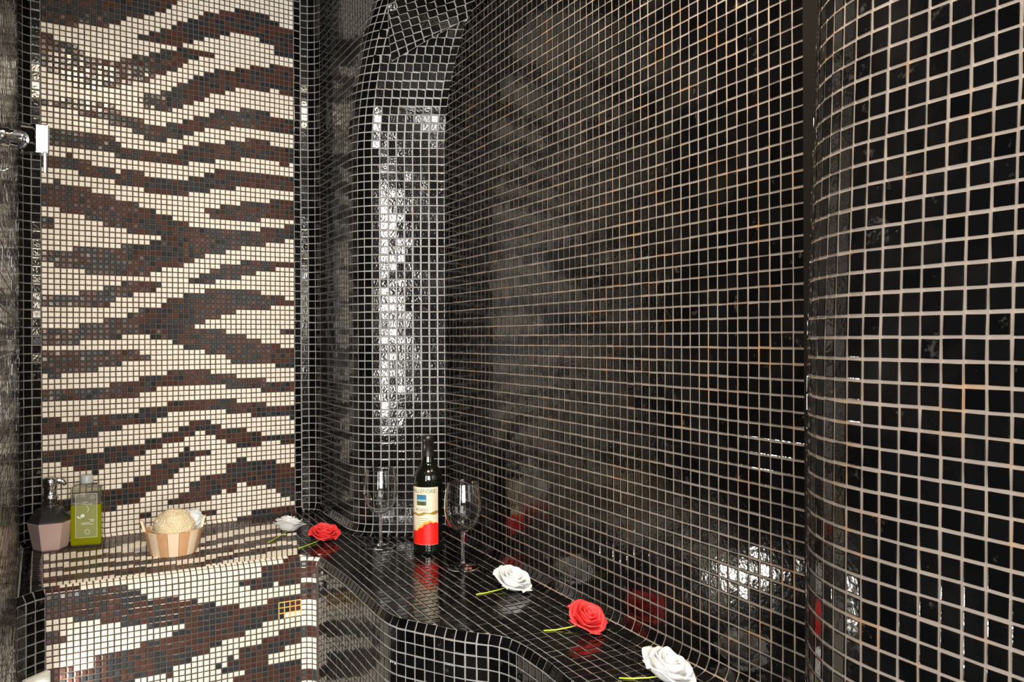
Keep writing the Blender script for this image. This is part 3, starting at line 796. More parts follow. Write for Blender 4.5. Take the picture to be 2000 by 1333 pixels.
# ------------------------------------------------------------------ bench
ZS = Vector((-1.033, 1.845)); ZE = Vector((-0.505, 2.140))
W1 = Vector((-1.056, 1.784))
S_CURVE = [(-0.4596, 2.059), (-0.3926, 1.946), (-0.3273, 1.819), (-0.2786, 1.718), (-0.2393, 1.655), (-0.2072, 1.634), (-0.1613, 1.6076),
           (-0.1096, 1.5765), (-0.0737, 1.5616), (-0.0390, 1.5524), (-0.0047, 1.529), (0.0279, 1.474), (0.0578, 1.415), (0.0826, 1.353)]
for _ in range(2):             # smooth the outline
    q = [S_CURVE[0]]
    for a, b in zip(S_CURVE, S_CURVE[1:]):
        q += [(a[0] * .75 + b[0] * .25, a[1] * .75 + b[1] * .25), (a[0] * .25 + b[0] * .75, a[1] * .25 + b[1] * .75)]
    S_CURVE = q + [S_CURVE[-1]]
S_TAIL = (S_CURVE[-1][0] + RD.x * 0.62, S_CURVE[-1][1] + RD.y * 0.62)
RZ, RB = 0.028, 0.010          # rolled edge of the striped bench, of the black ledge
FRONT = Path([tuple(W1 + LEFT_DIR * 0.55), (*W1, 0.03), (*ZS, 0.012), (*ZE, 0.036)] + S_CURVE[1:] + [S_TAIL])
FS_W1, FS_ZS = FRONT.mark(1), FRONT.mark(2, 1)
FS_ZE0, FS_ZE1 = FRONT.mark(3), FRONT.mark(3, 1)
F_FRONT_Z = front_surface(FRONT, RZ)
F_FRONT_B = front_surface(FRONT, RB)
ZNF = Vector((ZE - ZS)).normalized()
ZNF = Vector((ZNF.y, -ZNF.x))

bench = thing('mosaic_bench', (ZS.x + 0.25, ZS.y + 0.3, 0), 'low tiled bench with a brown and cream zebra mosaic under the striped wall', 'bench')
bench.matrix_parent_inverse = Matrix()


def child(o, parent):
    o.parent = parent
    o.matrix_parent_inverse = Matrix.Translation(-parent.location)
    return o


B0 = Vector(back.at(S_ZA)[0] + back.at(S_ZA)[1] * R_BACK); B1 = Vector(back.at(S_ZB)[0] + back.at(S_ZB)[1] * R_BACK)
E0 = ZS - ZNF * RZ
E1 = FRONT.at(FS_ZE0)[0] - ZNF * RZ


def f_top(u, v):
    p = (B0.lerp(B1, u)).lerp(E0.lerp(E1, u), v)
    return Vector((p.x, p.y, HZ))


top = child(sheet('bench_top', lambda u, w: f_top(u, 1 - w), steps(0, 1, 0.1), steps(0, 1, 0.1), M_GROUT_DARK), bench)
front = child(sheet('bench_front', F_FRONT_Z, steps(FS_ZS, FS_ZE0, 0.05) + steps(FS_ZE0 + .005, FS_ZE1, 0.008),
                    [-HZ + 0.01] + [-k * math.pi / 2 * RZ / 6 for k in range(6, -1, -1)], M_GROUT_DARK), bench)


def top_color(u, w, i, j):
    v = 1 - w
    for p in TOP_CREAM:
        if inside(p, u, v):
            return M_CREAM
    return patchy(i, j, 2)


def front_color(s, t, i, j):
    p = F_FRONT_Z(s, t)
    w = HZ - p.z
    u = s - FS_ZS
    if s > FS_ZE0 + 0.004:
        for a, b in ((0.008, 0.057), (0.070, 0.110), (0.171, 0.199), (0.281, 0.313), (0.345, 0.40)):
            if a < w < b: return patchy(i, j, 3)
        return M_CREAM
    if w < 0.004: w = 0.004
    for q in FRONT_DARK:
        if inside(q, u, w):
            return patchy(i, j, 3)
    return M_CREAM


BTILE = 0.0137
mos = Mosaic(bench, 0.0014, 0.11, 0.8, limit=240)
nc, nr = 43, 31


def lay_uv(nc, nr):
    for i in range(nc):
        for j in range(nr):
            u0, u1 = (i + 0.10) / nc, (i + 0.90) / nc
            v0, v1 = (j + 0.10) / nr, (j + 0.90) / nr
            m = top_color((u0 + u1) / 2, 1 - (v0 + v1) / 2, i, j)
            mos.quad((f_top(u0, v1), f_top(u1, v1), f_top(u1, v0), f_top(u0, v0)), m)


lay_uv(nc, nr)
n_front = round((FS_ZE0 - FS_ZS) / BTILE)
fcols = [FS_ZS + (FS_ZE0 - FS_ZS) * k / n_front for k in range(n_front + 1)] + [FS_ZE0 + 0.0145, FS_ZE0 + 0.029, FS_ZE0 + 0.0435]
frows = sorted([-BTILE * k for k in range(0, 35)])
lay(mos, F_FRONT_Z, fcols, frows, 0.0029, front_color)


def finish_under(mos, parent):
    before = set(parent.children)
    mos.finish()
    inv = Matrix.Translation(-parent.location)
    for c in parent.children:
        if c not in before:
            c.matrix_parent_inverse = inv


finish_under(mos, bench)

def off(path, s, o):
    p, n = path.at(s)
    return (p.x + n.x * o, p.y + n.y * o)


def f_flat(x, y):
    return Vector((x, y, HZ))


# the same front carries on to the left of the striped bench
left_front = child(sheet('bench_side', F_FRONT_B, steps(0, FS_ZS, 0.012), [-HZ + 0.01, -0.2, -2 * PITCH, -PITCH, 0], M_GROUT), bench)
lreg = [off(back, S_ZA, R_BACK), off(back, S_L1, R_BACK), off(back, S_L0, R_BACK)]
lreg += [off(back, s, 0.004) for s in reversed(steps(S_L0 - (W1 - CORNER_L).length - 0.30, S_L0 - 0.03, 0.05))]
lreg += [off(FRONT, s, -RB) for s in steps(max(0, FS_W1 - 0.27), FS_ZS - 0.02, 0.01)] + [(E0.x, E0.y)]
lreg = [Vector(p) for p in lreg]


mos = Mosaic(bench, 0.0012, 0.06, 0.6, limit=60)
brows = sorted([-PITCH * k for k in range(0, 21)])
lay(mos, F_FRONT_B, grid_edges(FS_ZS, 0, FS_ZS, PITCH), brows, GAP, M_BLACK)
# left end of the seat between the striped top and the left wall
le = (E0 - B0).normalized(); ln = Vector((le.y, -le.x))
for i in range(-4, 40):
    for j in range(-3, 12):
        q = []
        for a, b in ((0, 0), (1, 0), (1, 1), (0, 1)):
            p = B0 + le * ((i + a) * PITCH + (GAP / 2 if a == 0 else -GAP / 2)) + ln * ((j + b) * PITCH + (GAP / 2 if b == 0 else -GAP / 2))
            q.append((p.x, p.y))
        lay_poly(mos, f_flat, [tuple(p) for p in lreg], q, M_BLACK)
finish_under(mos, bench)
zb = HZ - 0.0002
o = mesh_obj('bench_end', [(p.x, p.y, zb) for p in lreg], [tuple(range(len(lreg)))], M_GROUT)
bm = bmesh.new(); bm.from_mesh(o.data); bmesh.ops.triangulate(bm, faces=bm.faces[:])
for f in bm.faces:
    if f.normal.z < 0: f.normal_flip()
bm.to_mesh(o.data); bm.free()
child(o, bench)

# thin golden yellow bars over the joints, right end of the bench front
M_GOLD = plain('golden_yellow', (0.85, 0.52, 0.16), 0.3)
V, F = [], []


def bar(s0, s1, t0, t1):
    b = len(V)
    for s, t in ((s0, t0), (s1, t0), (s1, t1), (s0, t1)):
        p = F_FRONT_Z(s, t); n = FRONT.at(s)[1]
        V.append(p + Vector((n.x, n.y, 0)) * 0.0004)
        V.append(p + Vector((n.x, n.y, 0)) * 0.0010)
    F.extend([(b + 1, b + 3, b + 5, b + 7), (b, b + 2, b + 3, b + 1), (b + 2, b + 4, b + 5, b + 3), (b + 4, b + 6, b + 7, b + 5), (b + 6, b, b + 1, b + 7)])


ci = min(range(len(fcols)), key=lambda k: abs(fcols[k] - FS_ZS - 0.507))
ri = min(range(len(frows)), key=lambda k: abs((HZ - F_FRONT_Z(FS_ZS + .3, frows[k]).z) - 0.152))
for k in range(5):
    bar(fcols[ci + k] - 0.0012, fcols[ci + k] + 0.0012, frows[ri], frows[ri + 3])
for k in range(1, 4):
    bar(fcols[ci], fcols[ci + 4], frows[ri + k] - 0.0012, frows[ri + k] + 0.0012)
o = mesh_obj('golden_bars', V, F, M_GOLD)
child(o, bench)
o['label'] = 'golden yellow lines over the joints'

# ------------------------------------------------------------------ ledge: black mosaic seat along the niche and the right wall
ledge = thing('mosaic_ledge', (-0.25, 1.95, 0), 'black mosaic ledge with a wavy front edge along the right wall', 'ledge')




region = [off(back, S_ZB, R_COVE * 0.4)]
region += [off(back, S_R0, R_COVE * 0.4)]
region += [off(back, s, R_COVE) for s in steps(S_R0 + 0.005, S_F1 - R_COVE * 1.2, 0.01)]
cp = Vector(off(WALL_R, 0.0, R_COVE))
region += [off(WALL_R, R_COVE * 0.9, R_COVE), off(WALL_R, 1.25, R_COVE)]
region += [off(FRONT, s, -RB) for s in reversed(steps(FS_ZE1 - 0.012, FRONT.len - 0.02, 0.012))]
region += [(E1.x, E1.y)]
# underlay of the ledge
zb = HZ - 0.0002
me_v = [(x, y, zb) for x, y in region]
o = mesh_obj('ledge_top', me_v, [tuple(range(len(me_v)))], M_GROUT)
bm = bmesh.new(); bm.from_mesh(o.data)
bmesh.ops.triangulate(bm, faces=bm.faces[:])
bmesh.ops.recalc_face_normals(bm, faces=bm.faces[:])
for f in bm.faces:
    if f.normal.z < 0: f.normal_flip()
bm.to_mesh(o.data); bm.free()
child(o, ledge)
black_front = child(sheet('ledge_front', F_FRONT_B, steps(FS_ZE1, FRONT.len, 0.012), [-HZ + 0.01, -0.2, -2 * PITCH, -PITCH, 0], M_GROUT), ledge)
mos = Mosaic(ledge, 0.0012, 0.06, 0.45)




rn = Vector((RD.y, -RD.x))     # from the right wall into the room
for i in range(-30, 90):
    for j in range(0, 48):
        q = []
        for a, b in ((0, 0), (1, 0), (1, 1), (0, 1)):
            s = S_PIL - (i + a) * PITCH + (-GAP / 2 if a == 0 else GAP / 2)
            w = R_COVE + (j + b) * PITCH + (GAP / 2 if b == 0 else -GAP / 2)
            p = F1 + RD * s + rn * w
            q.append((p.x, p.y))
        if min(p[1] for p in q) > 2.80 or max(p[0] for p in q) > 0.7: continue
        lay_poly(mos, f_flat, region, q, M_BLACK)
brows = sorted([-PITCH * k for k in range(0, 21)])
lay(mos, F_FRONT_B, grid_edges(FS_ZE1, FS_ZE1, FRONT.len, PITCH), brows, GAP, M_BLACK)
finish_under(mos, ledge)
# ------------------------------------------------------------------ floor and ceiling (outside the picture)
M_FLOOR = plain('dark_floor', (0.03, 0.028, 0.026), 0.35)
M_CEIL = plain('dark_ceiling', (0.02, 0.019, 0.018), 0.6)
o = mesh_obj('floor', [(-2.2, -2.2, 0), (1.6, -2.2, 0), (1.6, 3.2, 0), (-2.2, 3.2, 0)], [(0, 1, 2, 3)], M_FLOOR)
tag(o, 'dark floor below the benches', kind='structure')
o = mesh_obj('ceiling', [(-2.2, -2.2, CEIL), (1.6, -2.2, CEIL), (1.6, 3.2, CEIL), (-2.2, 3.2, CEIL)], [(3, 2, 1, 0)], M_CEIL)
tag(o, 'dark ceiling above the mosaic walls', kind='structure')

# the wall behind the viewer with its doorway and frames for the two added lights, and the ceiling lamp's rim
M_PLASTER = plain('beige_plaster', (0.42, 0.36, 0.28), 0.7)
M_FRAME = plain('white_frame', (0.55, 0.53, 0.50), 0.4)
o = mesh_obj('wall_front', [(-2.2, -1.40, 0), (2.4, -1.40, 0), (2.4, -1.40, CEIL), (-2.2, -1.40, CEIL)], [(3, 2, 1, 0)], M_PLASTER)
tag(o, 'beige wall behind the viewer', kind='structure')


def frame(name, cx, cz, sx, sz, label, axis='y'):
    V, F = [], []
    w, d = 0.04, 0.03
    for k, (ix, iz) in enumerate(((sx / 2, sz / 2), (sx / 2 + w, sz / 2 + w))):
        for dep in (0.0, d):
            for a, b2 in ((-1, -1), (1, -1), (1, 1), (-1, 1)):
                V.append((cx + a * ix, -1.395 + dep, cz + b2 * iz) if axis == 'y' else (cx + a * ix, 1.05 + b2 * iz, CEIL - 0.002 - dep))
    for i in range(4):
        q = (i + 1) % 4
        F += [(4 + i, 4 + q, 12 + q, 12 + i), (i, q, 4 + q, 4 + i), (8 + q, 8 + i, 12 + i, 12 + q)]
    return tag(mesh_obj(name, V, F, M_FRAME), label, kind='structure')


frame('door_1', -0.875, CZ + 0.30, 0.16, 1.72, 'door standing ajar behind the viewer')
frame('fill_frame', 0.50, CZ + 0.30, 1.30, 1.50, 'frame of the added fill light behind the viewer')  # unseen surround made up for the fill light
frame('trim_2', 1.62, CZ + 0.32, 0.30, 0.65, 'rim of the added reflection light behind the viewer')  # unseen surround made up for the reflection panel
frame('trim_3', -0.02, 0, 0.42, 0.42, 'rim of the ceiling lamp above the bench', 'z')

# ------------------------------------------------------------------ shared shapes


def lathe(name, prof, mat, parent, loc, seg=40, a0=0.0, a1=2 * math.pi, smooth=True, sx=1.0, sy=1.0):
    full = abs(a1 - a0 - 2 * math.pi) < 1e-6
    n = seg if full else seg + 1
    V, F = [], []
    for r, z in prof:
        for k in range(n):
            a = a0 + (a1 - a0) * k / seg
            V.append((loc[0] + r * sx * math.cos(a), loc[1] + r * sy * math.sin(a), loc[2] + z))
    for j in range(len(prof) - 1):
        for k in range(seg):
            d = (k + 1) % n
            F.append((j * n + k, j * n + d, (j + 1) * n + d, (j + 1) * n + k))
    o = mesh_obj(name, V, F, mat, None, smooth)
    return child(o, parent) if parent is not None else o


def tube(name, pts, r, mat, parent, seg=10):
    V, F = [], []
    pts = [Vector(p) for p in pts]
    up = Vector((0.13, 0.21, 1)).normalized()
    for i, p in enumerate(pts):
        d = (pts[min(i + 1, len(pts) - 1)] - pts[max(i - 1, 0)]).normalized()
        a = d.cross(up)
        if a.length < 0.05: a = d.cross(Vector((1, 0, 0)))
        a.normalize(); b = d.cross(a)
        rr = r[i] if isinstance(r, (list, tuple)) else r
        for k in range(seg):
            t = 2 * math.pi * k / seg
            V.append(p + a * (rr * math.cos(t)) + b * (rr * math.sin(t)))
    for i in range(len(pts) - 1):
        for k in range(seg):
            d = (k + 1) % seg
            F.append((i * seg + k, i * seg + d, (i + 1) * seg + d, (i + 1) * seg + k))
    F.append(tuple(range(seg - 1, -1, -1)))
    F.append(tuple((len(pts) - 1) * seg + k for k in range(seg)))
    o = mesh_obj(name, V, F, mat, None, True)
    return child(o, parent) if parent is not None else o


def bevel_box(name, mtx, size, bev, mat, parent, segs=2):
    bm = bmesh.new()
    bmesh.ops.create_cube(bm, size=1.0, matrix=Matrix.Diagonal((*size, 1)))
    bmesh.ops.bevel(bm, geom=bm.edges[:], offset=bev, segments=segs, affect='EDGES', profile=0.5)
    bmesh.ops.transform(bm, matrix=mtx, verts=bm.verts[:])
    me = bpy.data.meshes.new(name); bm.to_mesh(me); bm.free()
    me.materials.append(mat)
    o = link(bpy.data.objects.new(name, me))
    return child(o, parent) if parent is not None else o


def smooth_profile(pts, n=4):
    """Catmull-Rom through (r, z) points"""
    out = []
    for i in range(len(pts) - 1):
        p0, p1, p2, p3 = pts[max(i - 1, 0)], pts[i], pts[i + 1], pts[min(i + 2, len(pts) - 1)]
        for k in range(n):
            t = k / n
            out.append(tuple(0.5 * (2 * p1[c] + (p2[c] - p0[c]) * t + (2 * p0[c] - 5 * p1[c] + 4 * p2[c] - p3[c]) * t * t
                                    + (-p0[c] + 3 * p1[c] - 3 * p2[c] + p3[c]) * t ** 3) for c in (0, 1)))
    return [(max(r, 0.0), z) for r, z in out] + [pts[-1]]


def text_mesh(body, size):
    """flat outline of a word as (verts, faces), centred at the origin"""
    cu = bpy.data.curves.new('word', 'FONT')
    cu.body = body; cu.size = size; cu.align_x = 'CENTER'; cu.align_y = 'CENTER'
    o = bpy.data.objects.new('word', cu); COL.objects.link(o)
    dg = bpy.context.evaluated_depsgraph_get()
    me = o.evaluated_get(dg).to_mesh()
    V = [Vector(v.co) for v in me.vertices]; F = [tuple(p.vertices) for p in me.polygons]
    o.evaluated_get(dg).to_mesh_clear()
    bpy.data.objects.remove(o); bpy.data.curves.remove(cu)
    return V, F


SEAT = HZ + 0.0013             # tops of the seat tiles

# ------------------------------------------------------------------ wine bottle
M_BOTTLE = plain('dark_bottle_glass', (0.004, 0.005, 0.003), 0.06, Specular_IOR_Level=0.7)
M_FOIL = plain('black_foil', (0.012, 0.009, 0.008), 0.28, Specular_IOR_Level=0.6)
M_PAPER = plain('label_paper', (0.66, 0.58, 0.42), 0.5)
M_RED = plain('label_red', (0.78, 0.012, 0.008), 0.35)
M_ORANGE = plain('label_orange', (0.90, 0.33, 0.02), 0.4)
M_GOLDPAINT = plain('label_gold', (0.30, 0.17, 0.03), 0.4)
M_SKY = plain('label_sky', (0.02, 0.13, 0.28), 0.4)
M_SKYLOW = plain('label_horizon', (0.22, 0.42, 0.40), 0.4)
M_FIELD = plain('label_field', (0.05, 0.06, 0.015), 0.4)
M_INK = plain('label_ink', (0.10, 0.085, 0.06), 0.5)

BX, BY = -0.2180, 2.1660
bottle = thing('wine_bottle', (BX, BY, SEAT), 'dark red wine bottle with a cream and red label between two glasses', 'bottle')
L0 = (BX, BY, SEAT)
BR = 0.0375
prof = [(0.0, 0.004), (0.022, 0.003), (0.033, 0.0), (BR - 0.0006, 0.003), (BR, 0.010), (BR, 0.06), (BR, 0.12), (BR, 0.182)]
prof += smooth_profile([(BR, 0.186), (0.0365, 0.197), (0.0325, 0.209), (0.0250, 0.220), (0.0185, 0.229), (0.0158, 0.240), (0.0150, 0.256)], 4)
prof += [(0.0147, 0.298), (0.0, 0.2982)]
lathe('body', prof, M_BOTTLE, bottle, L0, 56)
lathe('foil_capsule', [(0.0154, 0.240), (0.0152, 0.258), (0.0150, 0.284), (0.0162, 0.285), (0.0162, 0.296), (0.0155, 0.3005), (0.0, 0.3005)], M_FOIL, bottle, L0, 40)
view = math.atan2(-BY, -BX)    # towards the viewer
MID = view - math.radians(20)  # the label is turned a little to the left


def on_bottle(a_m, z, lift):
    """a_m: metres along the label to the right of its middle"""
    a = MID + a_m / BR
    return (BX + (BR + lift) * math.cos(a), BY + (BR + lift) * math.sin(a), SEAT + z)


def label_patch(name, x0, x1, low, high, mat, lift, parent, n=28):
    V, F = [], []
    for k in range(n + 1):
        x = x0 + (x1 - x0) * k / n
        for j in range(2):
            V.append(on_bottle(x, (low, high)[j](x) if callable((low, high)[j]) else (low, high)[j], lift))
    for k in range(n):
        F.append((2 * k, 2 * k + 2, 2 * k + 3, 2 * k + 1))
    b = len(V)
    # rim so that the paper has thickness
    V += [(v[0] + (BX - v[0]) * 0.008, v[1] + (BY - v[1]) * 0.008, v[2]) for v in V]
    for k in range(n):
        F.append((2 * k + 1, 2 * k + 3, b + 2 * k + 3, b + 2 * k + 1))
        F.append((2 * k + 2, 2 * k, b + 2 * k, b + 2 * k + 2))
    o = mesh_obj(name, V, F, mat)
    return child(o, parent)


LW = 0.0405
lab = label_patch('label', -LW, LW, 0.026, 0.172, M_PAPER, 0.0003, bottle)


def flame(x):
    return 0.066 + 0.010 * math.sin((x + 0.012) * 75) + 0.022 * max(0, x / LW) + 0.010 * max(0, -x / LW - 0.35) + 0.0015 * math.sin(x * 420)


label_patch('flame_edge', -LW, LW, 0.030, lambda x: flame(x) + 0.006 * max(0.1, math.cos((x - 0.004) * 60)), M_ORANGE, 0.0004, lab, 40)
label_patch('flame', -LW, LW, 0.0265, lambda x: flame(x) - 0.001, M_RED, 0.0005, lab, 40)
label_patch('gold_band', -LW, LW, lambda x: 0.1015 + 0.10 * x + 0.0022 * math.sin(x * 160), lambda x: 0.1075 + 0.09 * x + 0.0015 * math.sin(x * 210 + 1), M_GOLDPAINT, 0.0004, lab, 40)
label_patch('picture', -0.0185, 0.0085, 0.126, 0.153, M_FIELD, 0.0004, lab, 10)
label_patch('picture_horizon', -0.0172, 0.0072, 0.136, 0.142, M_SKYLOW, 0.0005, lab, 10)
label_patch('picture_sky', -0.0172, 0.0072, 0.141, 0.152, M_SKY, 0.0005, lab, 10)
for body, size, x, z in (('VALLEFIORE', 0.0135, -0.002, 0.1615), ('ROSSO', 0.0095, -0.004, 0.1145)):
    TV, TF = text_mesh(body, size)
    w = max(v.x for v in TV) - min(v.x for v in TV)
    k = (0.070 / w) if body == 'VALLEFIORE' else (0.034 / w)
    o = mesh_obj('lettering', [on_bottle(x + v.x * k, z + v.y, 0.0006) for v in TV], TF, M_INK)
    child(o, lab)
for q in range(4):
    label_patch('small_print', -0.020 + 0.002 * (q % 2), 0.013 - 0.003 * (q % 2), 0.0925 - 0.0052 * q, 0.0935 - 0.0052 * q, M_INK, 0.0004, lab, 8)

# ------------------------------------------------------------------ wine glasses
m, nt, b = new_mat('clear_glass')
b.inputs['Base Color'].default_value = (0.98, 0.99, 0.985, 1)
b.inputs['Roughness'].default_value = 0.0
b.inputs['IOR'].default_value = 1.52
b.inputs['Transmission Weight'].default_value = 1.0
M_GLASS = m


def wine_glass(x, y, label, k=1.0):
    g = thing('wine_glass', (x, y, SEAT), label, 'wine glass', 'wine glasses on the black ledge')
    loc = (x, y, SEAT)
    foot = [(0.0, 0.0), (0.0355, 0.0), (0.0374, 0.0007), (0.0381, 0.0018), (0.0374, 0.0029), (0.0350, 0.0033), (0.022, 0.0046), (0.010, 0.0072), (0.0055, 0.0115), (0.0, 0.0116)]
    lathe('foot', [(r * k, z) for r, z in foot], M_GLASS, g, loc, 48)
    stem = [(0.0, 0.0117)] + smooth_profile([(0.0054, 0.0118), (0.0042, 0.022), (0.0038, 0.050), (0.0042, 0.076), (0.0062, 0.0858)], 4) + [(0.0, 0.0862)]
    lathe('stem', stem, M_GLASS, g, loc, 24)
    outer = smooth_profile([(0.0062, 0.0863), (0.0150, 0.0900), (0.0290, 0.1010), (0.0400, 0.1200), (0.0445, 0.1420), (0.0438, 0.1660), (0.0405, 0.1900), (0.0380, 0.2060)], 5)
    t = 0.0014
    inner = [(max(r - t, 0), z) for r, z in outer if z > 0.0925]
    inner = [(0.0, 0.0915), (0.010, 0.0922)] + [q for q in inner if q[0] > 0.0125]
    prof = [(0.0, 0.0863)] + outer + [(outer[-1][0] - t / 2, 0.2066)] + inner[::-1]
    lathe('bowl', [(r * k, z) for r, z in prof], M_GLASS, g, loc, 56)
    return g


wine_glass(-0.349, 2.218, 'empty wine glass standing to the left of the wine bottle')
wine_glass(-0.1195, 2.009, 'empty wine glass standing nearest the viewer, right of the wine bottle')

# ------------------------------------------------------------------ foam roses
M_WHITE_PETAL = plain('white_foam', (0.82, 0.80, 0.78), 0.65, Subsurface_Weight=0.15)
M_RED_PETAL = plain('red_foam', (0.80, 0.040, 0.042), 0.6, Subsurface_Weight=0.10)
M_STEM = plain('green_wire', (0.42, 0.50, 0.04), 0.4)


def petal_grid(th, span, rb, rt, h, z0, curl, tip, r2):
    """one petal: cupped at the foot, upright in the middle, rim rolled outwards"""
    V = []
    nu, nv = 11, 9
    wob = r2.uniform(-0.0015, 0.0015)
    ph = r2.uniform(0, 6)
    for j in range(nv):
        b = j / (nv - 1)
        for i in range(nu):
            a = -1 + 2 * i / (nu - 1)
            wide = 0.55 + 0.75 * b - 0.36 * b * b
            hh = h * (1 - 0.10 * a * a * b) * (1 + 0.10 * math.exp(-(a * 3) ** 2) * b)
            r = rb + (rt - rb) * math.sin(b * math.pi / 2) ** 0.75
            out = curl * max(0.0, b - 0.55) ** 2 * 5
            r += out + 0.0013 * math.sin(a * 4.5 + ph) * b + wob * b
            r += tip * abs(a) ** 3 * b
            z = z0 + hh * b - out * 0.9
            ang = th + a * span / 2 * wide
            V.append(Vector((r * math.cos(ang), r * math.sin(ang), z)))
    return V, nu, nv


def rose(px, py, color, lean_dir, lean, stem_to, scale, label, seed, spin=0.0):
    r2 = random.Random(seed)
    rings = [(2, 0.003, 0.0060, 0.024, 0.014, 0.000, 3.6, 0.0), (3, 0.005, 0.0125, 0.028, 0.010, 0.002, 2.9, 0.0), (4, 0.007, 0.0200, 0.031, 0.006, 0.003, 2.3, 0.001),
             (5, 0.009, 0.0280, 0.032, 0.002, 0.005, 1.95, 0.002), (5, 0.011, 0.0345, 0.028, 0.0, 0.0075, 1.85, 0.004)]
    axis = Vector((math.cos(lean_dir) * math.sin(lean), math.sin(lean_dir) * math.sin(lean), math.cos(lean)))
    rot = Vector((0, 0, 1)).rotation_difference(axis).to_matrix()
    petals = []
    for ri, (n, rb, rt, h, z0, curl, span, tip) in enumerate(rings):
        for k in range(n):
            th = spin + 2 * math.pi * k / n + ri * 0.55 + r2.uniform(-0.12, 0.12)
            V, nu, nv = petal_grid(th, span, rb, rt * r2.uniform(0.94, 1.06), h * r2.uniform(0.93, 1.07), z0, curl, tip, r2)
            petals.append([rot @ (v * scale) for v in V])
    low = min(v.z for p in petals for v in p)
    base = Vector((px, py, SEAT - low + 0.0012))
    g = thing('rose', (px, py, SEAT), label, 'flower', 'foam roses on the seat')
    F = []
    for j in range(nv - 1):
        for i in range(nu - 1):
            F.append((j * nu + i, j * nu + i + 1, (j + 1) * nu + i + 1, (j + 1) * nu + i))
    for p in petals:
        o = mesh_obj('petal', [v + base for v in p], F, color, None, True)
        md = o.modifiers.new('thickness', 'SOLIDIFY'); md.thickness = 0.0011; md.offset = 0.0
        child(o, g)
    core = base + rot @ Vector((0, 0, 0.002))
    # calyx: the folded base under the petals
    lathe_v, lathe_f = [], []
    for j, (r, z) in enumerate(((0.0, -0.001), (0.007, 0.0), (0.0095, 0.005), (0.0095, 0.012))):
        for k in range(14):
            a = 2 * math.pi * k / 14
            lathe_v.append(base + rot @ (Vector((r * math.cos(a), r * math.sin(a), z)) * scale))
    for j in range(3):
        for k in range(14):
            d = (k + 1) % 14
            lathe_f.append((j * 14 + k, j * 14 + d, j * 14 + 14 + d, j * 14 + 14 + k))
    child(mesh_obj('calyx', lathe_v, lathe_f, color, None, True), g)
    e = Vector((stem_to[0], stem_to[1], SEAT + 0.0013))
    s0 = core.copy()
    mid = s0.lerp(e, 0.35); mid.z = max(SEAT + 0.0016, (s0.z * 0.35 + e.z * 0.65))
    tube('stem', [s0, mid, Vector((s0.x + (e.x - s0.x) * 0.7, s0.y + (e.y - s0.y) * 0.7, SEAT + 0.0014)), e], 0.0013, M_STEM, g, 8)
    return g


# plan positions on the seat, in metres
rose(-0.6380, 2.385, M_WHITE_PETAL, math.radians(80), math.radians(14), (-0.660, 2.262), 1.06, 'white foam rose lying furthest left, by the striped wall', 1)
rose(-0.5150, 2.292, M_RED_PETAL, math.radians(-60), math.radians(16), (-0.562, 2.200), 0.98, 'red foam rose lying on the corner beside the striped bench', 2, 0.6)
rose(-0.0070, 1.835, M_WHITE_PETAL, math.radians(-30), math.radians(24), (-0.0790, 1.797), 1.04, 'white foam rose lying in front of the nearer wine glass', 3, 0.3)
rose(0.1330, 1.585, M_RED_PETAL, math.radians(-50), math.radians(34), (0.0570, 1.573), 0.92, 'red foam rose lying between two white roses on the ledge', 4, 1.1)
rose(0.2400, 1.345, M_WHITE_PETAL, math.radians(-30), math.radians(24), (0.1700, 1.352), 1.04, 'white foam rose nearest the viewer at the bottom of the picture', 5, 0.8)

# ------------------------------------------------------------------ soap dispenser
M_PINK = plain('pink_soap', (0.58, 0.42, 0.39), 0.10, Specular_IOR_Level=0.6)
M_SMOKE = plain('clear_dark_glass', (0.50, 0.50, 0.52), 0.03, Transmission_Weight=0.95, IOR=1.35)
M_CHROME = plain('chrome', (0.82, 0.82, 0.84), 0.06, 1.0)
M_TUBE = plain('white_tube', (0.72, 0.68, 0.66), 0.35)
DX, DY = -1.218, 2.212
disp = thing('soap_dispenser', (DX, DY, SEAT), 'faceted soap dispenser of pink liquid soap with a chrome pump', 'soap dispenser')
DL = (DX, DY, SEAT)
turn = math.atan2(-DY, -DX)
def facet(name, prof, mat, seg=6):
    return lathe(name, prof, mat, disp, DL, seg, turn + math.pi / seg, turn + math.pi / seg + 2 * math.pi, smooth=False)
facet('soap', [(0.0, 0.0), (0.037, 0.0), (0.0405, 0.004), (0.0535, 0.071), (0.050, 0.074), (0.030, 0.091), (0.0, 0.092)], M_PINK)
facet('glass_shoulder', [(0.0537, 0.0745), (0.0520, 0.079), (0.034, 0.106), (0.020, 0.113), (0.0150, 0.116), (0.0, 0.116)], M_SMOKE)
lathe('dip_tube', [(0.0, 0.086), (0.0065, 0.086), (0.0065, 0.124), (0.0, 0.124)], M_TUBE, disp, DL, 16)
pump = lathe('pump', [(0.0, 0.112), (0.0145, 0.112), (0.0155, 0.114), (0.0155, 0.131), (0.0195, 0.132), (0.0195, 0.137), (0.0165, 0.139), (0.0155, 0.160), (0.0175, 0.162),
              (0.0175, 0.181), (0.0145, 0.187), (0.0, 0.187)], M_CHROME, disp, DL, 28)
hd = Vector((0.86, 0.42, 0)).normalized()
tp = Vector((DX, DY, SEAT + 0.179))
sp = tube('spout', [tp, tp + hd * 0.020 + Vector((0, 0, 0.0)), tp + hd * 0.030 + Vector((0, 0, -0.004)), tp + hd * 0.036 + Vector((0, 0, -0.013))], [0.0080, 0.0075, 0.0065, 0.0055], M_CHROME, None, 14)
child(sp, disp)

